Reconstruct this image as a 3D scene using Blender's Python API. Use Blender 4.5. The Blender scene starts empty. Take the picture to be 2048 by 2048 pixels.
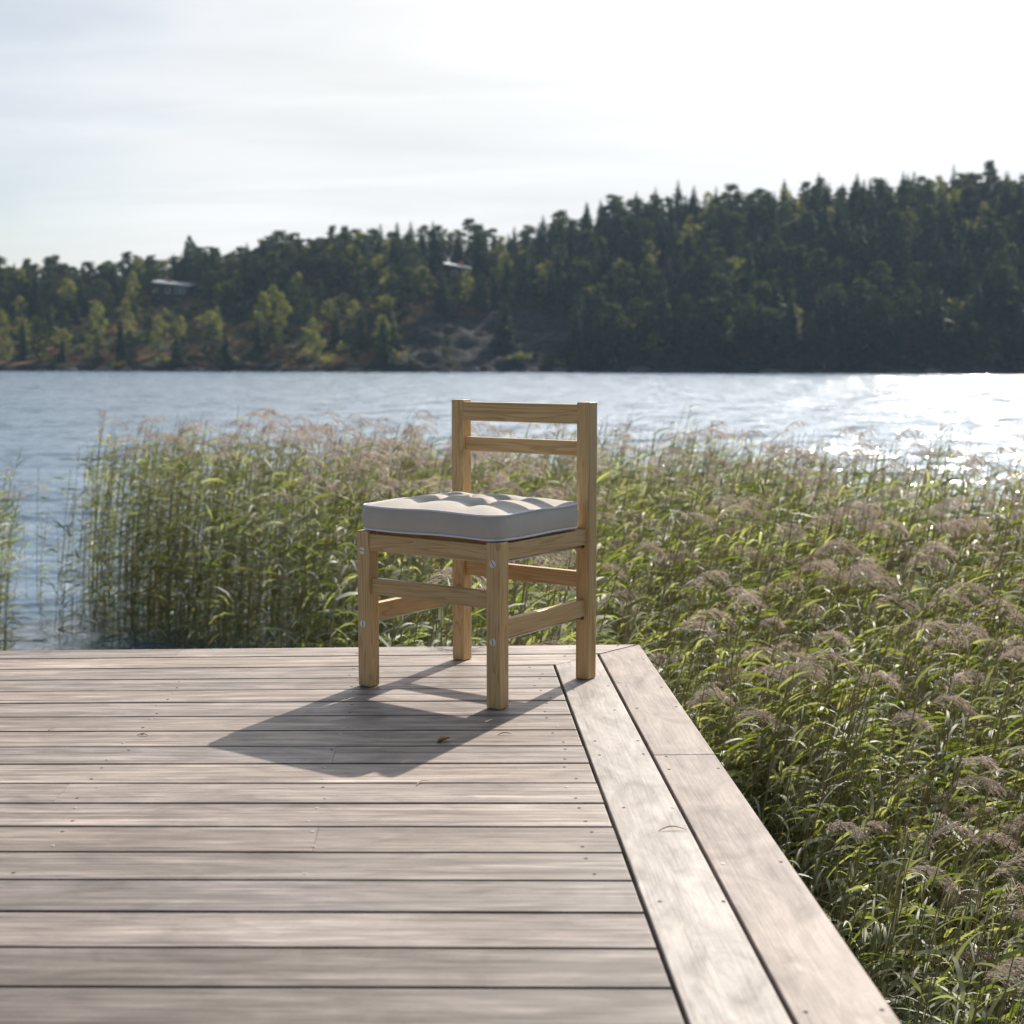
import bpy, bmesh, math, random
import numpy as np
from mathutils import Vector, Matrix

# ------------------------------------------------------------------ camera, sky, sun, exposure
scene = bpy.context.scene
col = scene.collection
random.seed(7)
RNG = np.random.default_rng(11)

CAM_H = 0.9142          # above the deck (deck top is z = 0)
PITCH = 0.108
WATER_Z = -1.69
FPX = 2830.0            # focal length in pixels of the 2048 px photograph

cam_data = bpy.data.cameras.new('camera')
cam = bpy.data.objects.new('camera', cam_data)
col.objects.link(cam)
cam.location = (0, 0, CAM_H)
cam.rotation_euler = (math.pi / 2 - PITCH, 0, 0)
cam_data.sensor_width = 36
cam_data.lens = FPX / 2048 * 36
cam_data.clip_start = 0.05
cam_data.clip_end = 6000
cam_data.dof.use_dof = True
cam_data.dof.focus_distance = 3.72
cam_data.dof.aperture_fstop = 4.6
scene.camera = cam

SUN_AZ = math.radians(26.9)      # to the right of the viewing direction
SUN_EL = math.radians(36.7)

world = bpy.data.worlds.new('World')
scene.world = world
world.use_nodes = True
wt = world.node_tree
wt.nodes.clear()


def N(tree, kind, **kw):
    n = tree.nodes.new(kind)
    for k, v in kw.items():
        setattr(n, k, v)
    return n


def build_sky():
    t = wt
    out = N(t, 'ShaderNodeOutputWorld')
    bg = N(t, 'ShaderNodeBackground')
    bg.inputs['Strength'].default_value = 0.075
    sky = N(t, 'ShaderNodeTexSky', sky_type='NISHITA')
    sky.sun_disc = False
    sky.sun_elevation = SUN_EL
    sky.sun_rotation = SUN_AZ
    sky.air_density = 1.0
    sky.dust_density = 1.2
    sky.ozone_density = 1.2
    tc = N(t, 'ShaderNodeTexCoord')
    # project the view direction onto a flat cloud layer: (x, y) / (z + 0.12)
    sep = N(t, 'ShaderNodeSeparateXYZ')
    t.links.new(tc.outputs['Generated'], sep.inputs[0])
    zz = N(t, 'ShaderNodeMath', operation='ADD'); zz.inputs[1].default_value = 0.12
    t.links.new(sep.outputs['Z'], zz.inputs[0])
    zm = N(t, 'ShaderNodeMath', operation='MAXIMUM'); zm.inputs[1].default_value = 0.05
    t.links.new(zz.outputs[0], zm.inputs[0])
    dx = N(t, 'ShaderNodeMath', operation='DIVIDE'); dy = N(t, 'ShaderNodeMath', operation='DIVIDE')
    t.links.new(sep.outputs['X'], dx.inputs[0]); t.links.new(zm.outputs[0], dx.inputs[1])
    t.links.new(sep.outputs['Y'], dy.inputs[0]); t.links.new(zm.outputs[0], dy.inputs[1])
    cmb = N(t, 'ShaderNodeCombineXYZ')
    t.links.new(dx.outputs[0], cmb.inputs[0]); t.links.new(dy.outputs[0], cmb.inputs[1])
    mp = N(t, 'ShaderNodeMapping')
    mp.inputs['Rotation'].default_value = (0, 0, math.radians(-25))
    mp.inputs['Scale'].default_value = (0.50, 0.62, 1)
    mp.inputs['Location'].default_value = (3.1, 0.4, 0)
    t.links.new(cmb.outputs[0], mp.inputs[0])
    nz = N(t, 'ShaderNodeTexNoise')
    nz.inputs['Scale'].default_value = 1.15; nz.inputs['Detail'].default_value = 7
    nz.inputs['Roughness'].default_value = 0.55; nz.inputs['Distortion'].default_value = 0.5
    t.links.new(mp.outputs[0], nz.inputs['Vector'])
    # thin cloud is thickest on the sun's side of the sky
    nrm = N(t, 'ShaderNodeVectorMath', operation='DOT_PRODUCT')
    ce = math.cos(SUN_EL * 0.62)
    nrm.inputs[1].default_value = (math.sin(SUN_AZ) * ce, math.cos(SUN_AZ) * ce, math.sin(SUN_EL * 0.62))
    t.links.new(tc.outputs['Generated'], nrm.inputs[0])
    near = N(t, 'ShaderNodeMapRange'); near.interpolation_type = 'SMOOTHSTEP'
    near.inputs['From Min'].default_value = 0.45; near.inputs['From Max'].default_value = 0.97
    near.inputs['To Min'].default_value = -0.25; near.inputs['To Max'].default_value = 0.55
    t.links.new(nrm.outputs['Value'], near.inputs['Value'])
    add = N(t, 'ShaderNodeMath', operation='ADD')
    t.links.new(nz.outputs['Fac'], add.inputs[0]); t.links.new(near.outputs[0], add.inputs[1])
    msk = N(t, 'ShaderNodeMapRange'); msk.interpolation_type = 'SMOOTHSTEP'
    msk.inputs['From Min'].default_value = 0.12; msk.inputs['From Max'].default_value = 0.86; msk.inputs['To Max'].default_value = 0.97
    t.links.new(add.outputs[0], msk.inputs['Value'])
    mix = N(t, 'ShaderNodeMix', data_type='RGBA')
    t.links.new(msk.outputs[0], mix.inputs['Factor'])
    t.links.new(sky.outputs[0], mix.inputs['A'])
    aur = N(t, 'ShaderNodeFloatCurve')                # cloud lit through: brighter towards the sun
    cv_ = aur.mapping.curves[0]
    pts_ = [(0.0, 0.07), (0.40, 0.15), (0.60, 0.255), (0.75, 0.265), (0.84, 0.275), (0.90, 0.50), (0.95, 0.78), (1.0, 1.0)]
    cv_.points[0].location = pts_[0]; cv_.points[1].location = pts_[-1]
    for p_ in pts_[1:-1]:
        cv_.points.new(*p_)
    aur.mapping.update()
    sdir = N(t, 'ShaderNodeVectorMath', operation='DOT_PRODUCT')
    sdir.inputs[1].default_value = (math.sin(0.30) * math.cos(0.68), math.cos(0.30) * math.cos(0.68), math.sin(0.68))
    t.links.new(tc.outputs['Generated'], sdir.inputs[0])
    t.links.new(sdir.outputs['Value'], aur.inputs['Value'])
    wisp = N(t, 'ShaderNodeTexNoise')                 # thin streaks inside the veil
    wisp.inputs['Scale'].default_value = 2.6; wisp.inputs['Detail'].default_value = 6; wisp.inputs['Distortion'].default_value = 0.8
    mp2 = N(t, 'ShaderNodeMapping'); mp2.inputs['Rotation'].default_value = (0, 0, math.radians(-20)); mp2.inputs['Scale'].default_value = (0.35, 1.1, 1)
    t.links.new(cmb.outputs[0], mp2.inputs[0]); t.links.new(mp2.outputs[0], wisp.inputs['Vector'])
    wr = N(t, 'ShaderNodeMapRange'); wr.inputs['From Min'].default_value = 0.3; wr.inputs['From Max'].default_value = 0.7
    wr.inputs['To Min'].default_value = 32.5; wr.inputs['To Max'].default_value = 37.0
    t.links.new(wisp.outputs['Fac'], wr.inputs['Value'])
    aum = N(t, 'ShaderNodeMath', operation='MULTIPLY')
    t.links.new(wr.outputs[0], aum.inputs[1])
    t.links.new(aur.outputs[0], aum.inputs[0])
    cc_ = N(t, 'ShaderNodeVectorMath', operation='SCALE'); cc_.inputs[0].default_value = (1.0, 1.003, 1.0)
    t.links.new(aum.outputs[0], cc_.inputs['Scale'])
    t.links.new(cc_.outputs[0], mix.inputs['B'])
    t.links.new(mix.outputs['Result'], bg.inputs['Color'])
    t.links.new(bg.outputs[0], out.inputs[0])


build_sky()

sun_data = bpy.data.lights.new('sun', 'SUN')
sun_data.energy = 5.0
sun_data.angle = math.radians(0.53)
sun_data.color = (1.0, 0.93, 0.82)
sun = bpy.data.objects.new('sun', sun_data)
col.objects.link(sun)
sun_dir = Vector((math.sin(SUN_AZ) * math.cos(SUN_EL), math.cos(SUN_AZ) * math.cos(SUN_EL), math.sin(SUN_EL)))
sun.rotation_euler = sun_dir.to_track_quat('Z', 'Y').to_euler()

scene.view_settings.view_transform = 'Standard'
scene.view_settings.look = 'None'
scene.view_settings.exposure = 0.45
scene.view_settings.gamma = 1.0
scene.cycles.use_denoising = True
scene.cycles.sample_clamp_indirect = 6
scene.cycles.max_bounces = 8
scene.cycles.transparent_max_bounces = 8


# ------------------------------------------------------------------ helpers
def tag(o, label=None, cat=None, group=None, kind=None):
    if label: o['label'] = label
    if cat: o['category'] = cat
    if group: o['group'] = group
    if kind: o['kind'] = kind
    return o


def empty(name, loc=(0, 0, 0), rz=0.0):
    o = bpy.data.objects.new(name, None)
    o.empty_display_size = 0.1
    col.objects.link(o)
    o.location = loc
    o.rotation_euler = (0, 0, rz)
    return o


def link_mesh(name, me, mats, parent=None):
    o = bpy.data.objects.new(name, me)
    for m in (mats if isinstance(mats, (list, tuple)) else [mats]):
        me.materials.append(m)
    col.objects.link(o)
    if parent is not None:
        o.parent = parent
    return o


def obj_bm(name, bm, mats, parent=None, smooth=False):
    me = bpy.data.meshes.new(name)
    bm.normal_update()
    bm.to_mesh(me); bm.free()
    if smooth:
        me.polygons.foreach_set('use_smooth', [True] * len(me.polygons))
    return link_mesh(name, me, mats, parent)


def box_bm(x0, x1, y0, y1, z0, z1, bev=0.0, seg=2):
    bm = bmesh.new()
    bmesh.ops.create_cube(bm, size=1.0)
    for v in bm.verts:
        v.co = Vector((x0 + (v.co.x + .5) * (x1 - x0), y0 + (v.co.y + .5) * (y1 - y0), z0 + (v.co.z + .5) * (z1 - z0)))
    if bev > 0:
        bmesh.ops.bevel(bm, geom=bm.edges[:], offset=bev, segments=seg, profile=0.5, affect='EDGES')
    return bm


def tube_bm(pts, r, n=8, closed=False, bm=None):
    bm = bm or bmesh.new()
    pts = [Vector(p) for p in pts]
    rings = []
    m = len(pts)
    for i, p in enumerate(pts):
        if closed:
            t = (pts[(i + 1) % m] - pts[i - 1]).normalized()
        else:
            t = (pts[min(i + 1, m - 1)] - pts[max(i - 1, 0)]).normalized()
        ref = Vector((0, 0, 1)) if abs(t.z) < 0.9 else Vector((1, 0, 0))
        a = t.cross(ref).normalized(); b = t.cross(a)
        rr = r[i] if hasattr(r, '__len__') else r
        rings.append([bm.verts.new(p + a * (rr * math.cos(2 * math.pi * k / n)) + b * (rr * math.sin(2 * math.pi * k / n))) for k in range(n)])
    for i in range(m if closed else m - 1):
        A, B = rings[i], rings[(i + 1) % m]
        for k in range(n):
            bm.faces.new((A[k], A[(k + 1) % n], B[(k + 1) % n], B[k]))
    if not closed:
        bm.faces.new(rings[0][::-1]); bm.faces.new(rings[-1])
    bmesh.ops.recalc_face_normals(bm, faces=bm.faces[:])
    return bm


def np_mesh(name, verts, loops, starts, totals, mat_idx=None, rnd=None, smooth=False):
    me = bpy.data.meshes.new(name)
    me.vertices.add(len(verts))
    me.vertices.foreach_set('co', np.asarray(verts, np.float32).ravel())
    me.loops.add(len(loops))
    me.loops.foreach_set('vertex_index', np.asarray(loops, np.int32))
    me.polygons.add(len(starts))
    me.polygons.foreach_set('loop_start', np.asarray(starts, np.int32))
    me.polygons.foreach_set('loop_total', np.asarray(totals, np.int32))
    if mat_idx is not None:
        me.polygons.foreach_set('material_index', np.asarray(mat_idx, np.int32))
    if smooth:
        me.polygons.foreach_set('use_smooth', np.ones(len(starts), bool))
    if rnd is not None:
        a = me.attributes.new('rnd', 'FLOAT', 'POINT')
        a.data.foreach_set('value', np.asarray(rnd, np.float32))
    me.update(calc_edges=True)
    me.validate()
    return me


class Quads:
    """collects quads (numpy) with one material index and one random number per face group"""
    def __init__(s):
        s.v = []; s.f = []; s.m = []; s.r = []; s.n = 0

    def strip(s, left, right, mat, rnd):
        k = len(left)
        base = s.n
        s.v.extend(left); s.v.extend(right)
        for i in range(k - 1):
            s.f.append((base + i, base + i + 1, base + k + i + 1, base + k + i)); s.m.append(mat)
        s.r.extend([rnd] * (2 * k)); s.n += 2 * k

    def tube(s, pts, rad, sides, mat, rnd):
        base = s.n
        for p, r in zip(pts, rad):
            for k in range(sides):
                a = 2 * math.pi * k / sides
                s.v.append((p[0] + r * math.cos(a), p[1] + r * math.sin(a), p[2])); s.r.append(rnd)
        for i in range(len(pts) - 1):
            for k in range(sides):
                k2 = (k + 1) % sides
                s.f.append((base + i * sides + k, base + i * sides + k2, base + (i + 1) * sides + k2, base + (i + 1) * sides + k)); s.m.append(mat)
        s.n += len(pts) * sides

    def arrays(s):
        return np.array(s.v, np.float32), np.array(s.f, np.int32), np.array(s.m, np.int32), np.array(s.r, np.float32)


def quads_mesh(name, v, f, m, r, keep=None, smooth=False):
    """mesh from quad arrays; keep = a set of material indices kept and renumbered"""
    if keep is not None:
        sel = np.isin(m, keep)
        f = f[sel]; m = np.array([keep.index(i) for i in m[sel]], np.int32)
        used = np.unique(f); remap = np.zeros(len(v), np.int32); remap[used] = np.arange(len(used))
        v = v[used]; r = r[used]; f = remap[f]
    nf = len(f)
    return np_mesh(name, v, f.ravel(), np.arange(nf) * 4, np.full(nf, 4), m, r, smooth)


# ------------------------------------------------------------------ materials
def new_mat(name):
    m = bpy.data.materials.new(name)
    m.use_nodes = True
    t = m.node_tree
    t.nodes.clear()
    out = N(t, 'ShaderNodeOutputMaterial')
    b = N(t, 'ShaderNodeBsdfPrincipled')
    t.links.new(b.outputs[0], out.inputs['Surface'])
    return m, t, b, out


def ramp(t, fac, stops, interp='LINEAR'):
    r = N(t, 'ShaderNodeValToRGB')
    r.color_ramp.interpolation = interp
    while len(r.color_ramp.elements) < len(stops):
        r.color_ramp.elements.new(0.5)
    for e, (p, c) in zip(r.color_ramp.elements, stops):
        e.position = p
        e.color = (*c, 1) if len(c) == 3 else c
    if fac is not None:
        t.links.new(fac, r.inputs['Fac'])
    return r


def noise(t, vec, scale, detail=4, rough=0.55, dist=0.0):
    n = N(t, 'ShaderNodeTexNoise')
    n.inputs['Scale'].default_value = scale
    n.inputs['Detail'].default_value = detail
    n.inputs['Roughness'].default_value = rough
    n.inputs['Distortion'].default_value = dist
    if vec is not None:
        t.links.new(vec, n.inputs['Vector'])
    return n


def mapping(t, vec, scale, rot=(0, 0, 0)):
    m = N(t, 'ShaderNodeMapping')
    m.inputs['Scale'].default_value = scale
    m.inputs['Rotation'].default_value = rot
    t.links.new(vec, m.inputs[0])
    return m


def mixc(t, fac, a, b, blend='MIX'):
    m = N(t, 'ShaderNodeMix', data_type='RGBA', blend_type=blend)
    for s, key in ((fac, 'Factor'), (a, 'A'), (b, 'B')):
        if hasattr(s, 'is_linked') or hasattr(s, 'links'):
            t.links.new(s, m.inputs[key])
        elif key == 'Factor':
            m.inputs[key].default_value = s
        else:
            m.inputs[key].default_value = (*s, 1) if len(s) == 3 else s
    return m.outputs['Result']


def math_n(t, op, a, b=None, c=None):
    m = N(t, 'ShaderNodeMath', operation=op)
    for i, s in enumerate((a, b, c)):
        if s is None: continue
        if hasattr(s, 'links'):
            t.links.new(s, m.inputs[i])
        else:
            m.inputs[i].default_value = s
    return m.outputs[0]


def plain(name, color, rough=0.6, metal=0.0, spec=0.5):
    m, t, b, _ = new_mat(name)
    tc = N(t, 'ShaderNodeTexCoord')
    n = noise(t, tc.outputs['Object'], 30, 4)
    c = mixc(t, n.outputs['Fac'], tuple(x * 0.82 for x in color), tuple(min(1, x * 1.15) for x in color))
    t.links.new(c, b.inputs['Base Color'])
    b.inputs['Roughness'].default_value = rough
    b.inputs['Metallic'].default_value = metal
    b.inputs['Specular IOR Level'].default_value = spec
    return m


def deck_wood(name='weathered_deck_wood', figured=False):
    """weathered grey hardwood; object colour = tint, alpha = how strongly the growth rings have weathered into stripes"""
    m, t, b, _ = new_mat(name)
    tc = N(t, 'ShaderNodeTexCoord'); oi = N(t, 'ShaderNodeObjectInfo')
    off = N(t, 'ShaderNodeVectorMath', operation='SCALE')
    cmb = N(t, 'ShaderNodeCombineXYZ')
    t.links.new(oi.outputs['Random'], cmb.inputs[0]); t.links.new(oi.outputs['Random'], cmb.inputs[1])
    t.links.new(cmb.outputs[0], off.inputs[0]); off.inputs['Scale'].default_value = 37.0
    vec = N(t, 'ShaderNodeVectorMath', operation='ADD')
    t.links.new(tc.outputs['Object'], vec.inputs[0]); t.links.new(off.outputs[0], vec.inputs[1])
    v = vec.outputs[0]
    streak = noise(t, mapping(t, v, (1.6, 5, 3) if figured else (1.0, 16, 4)).outputs[0], 2.2, 8, 0.62, 2.2 if figured else 0.6)
    fibre = noise(t, mapping(t, v, (3.5, 95, 20)).outputs[0], 1.6, 6, 0.68, 0.4)
    grain = noise(t, mapping(t, v, (1.5, 6, 4) if figured else (1.3, 34, 8)).outputs[0], 1.8, 6, 0.66, 1.6 if figured else 0.7)
    blotch = noise(t, mapping(t, v, (2.2, 5, 2)).outputs[0], 2.4, 6, 0.6, 1.2)
    rings = noise(t, mapping(t, v, (0.35, 22, 1)).outputs[0], 2.0, 3, 0.5, 1.6)
    speck = noise(t, mapping(t, v, (40, 110, 40)).outputs[0], 3.0, 2, 0.5)
    if figured:
        c1 = ramp(t, streak.outputs['Fac'], [(0.32, (0.215, 0.178, 0.158)), (0.5, (0.275, 0.234, 0.212)), (0.66, (0.335, 0.292, 0.268))])
    else:
        c1 = ramp(t, streak.outputs['Fac'], [(0.30, (0.135, 0.106, 0.092)), (0.5, (0.245, 0.203, 0.180)), (0.68, (0.37, 0.318, 0.288))])
    c2 = ramp(t, blotch.outputs['Fac'], [(0.30, (0.58, 0.56, 0.54)), (0.52, (1, 1, 1)), (0.72, (1.28, 1.25, 1.21))])
    c = mixc(t, 0.75, c1.outputs[0], c2.outputs[0], 'MULTIPLY')
    c3 = ramp(t, fibre.outputs['Fac'], [(0.30, (0.56, 0.54, 0.52)), (0.48, (1, 1, 1)), (0.7, (1.16, 1.16, 1.16))])
    c = mixc(t, 0.8, c, c3.outputs[0], 'MULTIPLY')
    c4 = ramp(t, rings.outputs['Fac'], [(0.36, (0.70, 0.66, 0.64)), (0.46, (1.0, 1.0, 1.0)), (0.56, (0.92, 0.9, 0.88)), (0.64, (1.25, 1.24, 1.22))])
    c = mixc(t, oi.outputs['Alpha'], c, mixc(t, 1.0, c, c4.outputs[0], 'MULTIPLY'))
    c6 = ramp(t, grain.outputs['Fac'], [(0.33, (0.80, 0.79, 0.78)), (0.5, (1, 1, 1)), (0.68, (1.10, 1.10, 1.09))] if figured else [(0.34, (0.60, 0.575, 0.555)), (0.46, (0.97, 0.97, 0.97)), (0.66, (1.22, 1.21, 1.19))])
    c = mixc(t, 0.9, c, c6.outputs[0], 'MULTIPLY')
    c5 = ramp(t, speck.outputs['Fac'], [(0.27, (0.55, 0.52, 0.5)), (0.36, (1, 1, 1))])
    c = mixc(t, 0.7, c, c5.outputs[0], 'MULTIPLY')
    c = mixc(t, 1.0, c, oi.outputs['Color'], 'MULTIPLY')
    t.links.new(c, b.inputs['Base Color'])
    b.inputs['Specular IOR Level'].default_value = 0.32
    rr = ramp(t, blotch.outputs['Fac'], [(0.3, (0.62,) * 3), (0.7, (0.50,) * 3)])
    t.links.new(rr.outputs[0], b.inputs['Roughness'])
    h = math_n(t, 'ADD', math_n(t, 'MULTIPLY', fibre.outputs['Fac'], 0.5), math_n(t, 'MULTIPLY', rings.outputs['Fac'], math_n(t, 'MULTIPLY', oi.outputs['Alpha'], 1.6)))
    bp = N(t, 'ShaderNodeBump'); bp.inputs['Strength'].default_value = 0.55; bp.inputs['Distance'].default_value = 0.0022
    t.links.new(h, bp.inputs['Height']); t.links.new(bp.outputs[0], b.inputs['Normal'])
    return m


def chair_wood(name, axis, seed):
    """oiled pine with the grain running along one axis of the chair"""
    m, t, b, _ = new_mat(name)
    tc = N(t, 'ShaderNodeTexCoord')
    oi = N(t, 'ShaderNodeObjectInfo')
    cmb = N(t, 'ShaderNodeCombineXYZ')
    for i in range(3):
        t.links.new(oi.outputs['Random'], cmb.inputs[i])
    off = N(t, 'ShaderNodeVectorMath', operation='SCALE'); off.inputs['Scale'].default_value = 11.0 + seed
    t.links.new(cmb.outputs[0], off.inputs[0])
    vec = N(t, 'ShaderNodeVectorMath', operation='ADD')
    t.links.new(tc.outputs['Object'], vec.inputs[0]); t.links.new(off.outputs[0], vec.inputs[1])
    sc = [1.0, 1.0, 1.0]; sc[axis] = 0.07
    warp = noise(t, mapping(t, vec.outputs[0], tuple(s * 14 for s in sc)).outputs[0], 1.0, 3, 0.5, 0.8)
    ringv = math_n(t, 'FRACT', math_n(t, 'MULTIPLY', warp.outputs['Fac'], 15.0))
    fs = [260, 260, 260]; fs[axis] = 7
    fib = noise(t, mapping(t, vec.outputs[0], tuple(fs)).outputs[0], 1.0, 4, 0.6)
    bl = noise(t, mapping(t, vec.outputs[0], tuple(s * 9 for s in sc)).outputs[0], 1.0, 3, 0.5)
    c = ramp(t, ringv, [(0.0, (0.60, 0.41, 0.20)), (0.55, (0.57, 0.38, 0.18)), (0.88, (0.44, 0.275, 0.115)), (1.0, (0.59, 0.40, 0.19))]).outputs[0]
    c = mixc(t, 0.7, c, ramp(t, fib.outputs['Fac'], [(0.3, (0.78, 0.75, 0.7)), (0.55, (1.03, 1.03, 1.03))]).outputs[0], 'MULTIPLY')
    c = mixc(t, 0.6, c, ramp(t, bl.outputs['Fac'], [(0.3, (0.82, 0.78, 0.74)), (0.7, (1.14, 1.14, 1.12))]).outputs[0], 'MULTIPLY')
    t.links.new(c, b.inputs['Base Color'])
    b.inputs['Roughness'].default_value = 0.42
    b.inputs['Specular IOR Level'].default_value = 0.4
    bp = N(t, 'ShaderNodeBump'); bp.inputs['Strength'].default_value = 0.2; bp.inputs['Distance'].default_value = 0.0006
    t.links.new(fib.outputs['Fac'], bp.inputs['Height']); t.links.new(bp.outputs[0], b.inputs['Normal'])
    return m


def cushion_cloth(name, color):
    m, t, b, _ = new_mat(name)
    tc = N(t, 'ShaderNodeTexCoord')
    w1 = N(t, 'ShaderNodeTexWave'); w1.inputs['Scale'].default_value = 320; w1.bands_direction = 'X'
    w2 = N(t, 'ShaderNodeTexWave'); w2.inputs['Scale'].default_value = 320; w2.bands_direction = 'Y'
    t.links.new(tc.outputs['Object'], w1.inputs[0]); t.links.new(tc.outputs['Object'], w2.inputs[0])
    n = noise(t, tc.outputs['Object'], 420, 3, 0.6)
    n2 = noise(t, tc.outputs['Object'], 14, 4, 0.6)
    h = math_n(t, 'ADD', math_n(t, 'MULTIPLY', math_n(t, 'ADD', w1.outputs['Fac'], w2.outputs['Fac']), 0.4), n.outputs['Fac'])
    c = mixc(t, n.outputs['Fac'], tuple(x * 0.84 for x in color), tuple(x * 1.13 for x in color))
    c = mixc(t, 0.5, c, ramp(t, n2.outputs['Fac'], [(0.3, (0.88, 0.88, 0.88)), (0.7, (1.06, 1.06, 1.06))]).outputs[0], 'MULTIPLY')
    t.links.new(c, b.inputs['Base Color'])
    b.inputs['Roughness'].default_value = 0.85
    b.inputs['Specular IOR Level'].default_value = 0.2
    b.inputs['Sheen Weight'].default_value = 0.25
    bp = N(t, 'ShaderNodeBump'); bp.inputs['Strength'].default_value = 0.35; bp.inputs['Distance'].default_value = 0.0008
    t.links.new(h, bp.inputs['Height']); t.links.new(bp.outputs[0], b.inputs['Normal'])
    return m


def leafy(name, stops, trans=0.45, rough=0.45, spec=0.5, tint=(1.25, 1.35, 0.45)):
    """thin leaf: gloss on the face, light through the blade; colour runs over the 'rnd' attribute"""
    m, t, b, out = new_mat(name)
    at = N(t, 'ShaderNodeAttribute'); at.attribute_name = 'rnd'
    c = ramp(t, at.outputs['Fac'], stops).outputs[0]
    t.links.new(c, b.inputs['Base Color'])
    b.inputs['Roughness'].default_value = rough
    b.inputs['Specular IOR Level'].default_value = spec
    tr = N(t, 'ShaderNodeBsdfTranslucent')
    t.links.new(mixc(t, 1.0, c, tint, 'MULTIPLY'), tr.inputs['Color'])
    mx = N(t, 'ShaderNodeMixShader'); mx.inputs[0].default_value = trans
    t.links.new(b.outputs[0], mx.inputs[1]); t.links.new(tr.outputs[0], mx.inputs[2])
    t.links.new(mx.outputs[0], out.inputs['Surface'])
    return m


def water_mat():
    m, t, b, _ = new_mat('lake_water')
    b.inputs['Base Color'].default_value = (0.04, 0.12, 0.21, 1)
    b.inputs['Roughness'].default_value = 0.07
    b.inputs['IOR'].default_value = 1.95
    b.inputs['Specular IOR Level'].default_value = 0.5
    g = N(t, 'ShaderNodeNewGeometry')
    v = mapping(t, g.outputs['Position'], (0.50, 1.35, 1.0), (0, 0, math.radians(9))).outputs[0]
    n1 = noise(t, v, 0.8, 2, 0.5, 0.4)      # wavelets
    n2 = noise(t, v, 3.6, 3, 0.6, 0.4)      # ripples
    n4 = noise(t, mapping(t, g.outputs['Position'], (0.5, 1.0, 1.0)).outputs[0], 0.07, 3, 0.5)          # gusts: calmer and rougher patches
    k = math_n(t, 'ADD', 0.55, math_n(t, 'MULTIPLY', n4.outputs['Fac'], 0.9))

    def slope(node, amp):
        a = N(t, 'ShaderNodeVectorMath', operation='SUBTRACT'); a.inputs[1].default_value = (0.5, 0.5, 0.5)
        t.links.new(node.outputs['Color'], a.inputs[0])
        b_ = N(t, 'ShaderNodeVectorMath', operation='MULTIPLY'); b_.inputs[1].default_value = (amp, amp, 0)
        t.links.new(a.outputs[0], b_.inputs[0])
        return b_.outputs[0]
    sm = N(t, 'ShaderNodeVectorMath', operation='ADD')
    t.links.new(slope(n1, 1.05), sm.inputs[0]); t.links.new(slope(n2, 0.95), sm.inputs[1])
    # the wind drives the wavelets: on average the faces one sees lean this way
    sm2 = N(t, 'ShaderNodeVectorMath', operation='ADD'); sm2.inputs[1].default_value = (0, -0.165, 0)
    t.links.new(sm.outputs[0], sm2.inputs[0])
    sc = N(t, 'ShaderNodeVectorMath', operation='SCALE')
    t.links.new(sm2.outputs[0], sc.inputs[0]); t.links.new(k, sc.inputs['Scale'])
    up = N(t, 'ShaderNodeVectorMath', operation='ADD'); up.inputs[1].default_value = (0, 0, 1)
    t.links.new(sc.outputs[0], up.inputs[0])
    nm = N(t, 'ShaderNodeVectorMath', operation='NORMALIZE')
    t.links.new(up.outputs[0], nm.inputs[0])
    t.links.new(nm.outputs[0], b.inputs['Normal'])
    # steeper ripples that catch the sun
    n3 = noise(t, v, 9.0, 2, 0.6, 0.2)
    up2 = N(t, 'ShaderNodeVectorMath', operation='ADD'); up2.inputs[1].default_value = (0, 0, 1)
    t.links.new(slope(n3, 2.7), up2.inputs[0])
    nm2 = N(t, 'ShaderNodeVectorMath', operation='NORMALIZE')
    t.links.new(up2.outputs[0], nm2.inputs[0])
    b.inputs['Coat Weight'].default_value = 0.2
    b.inputs['Coat Roughness'].default_value = 0.065
    b.inputs['Coat IOR'].default_value = 1.33
    t.links.new(nm2.outputs[0], b.inputs['Coat Normal'])
    return m


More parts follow.
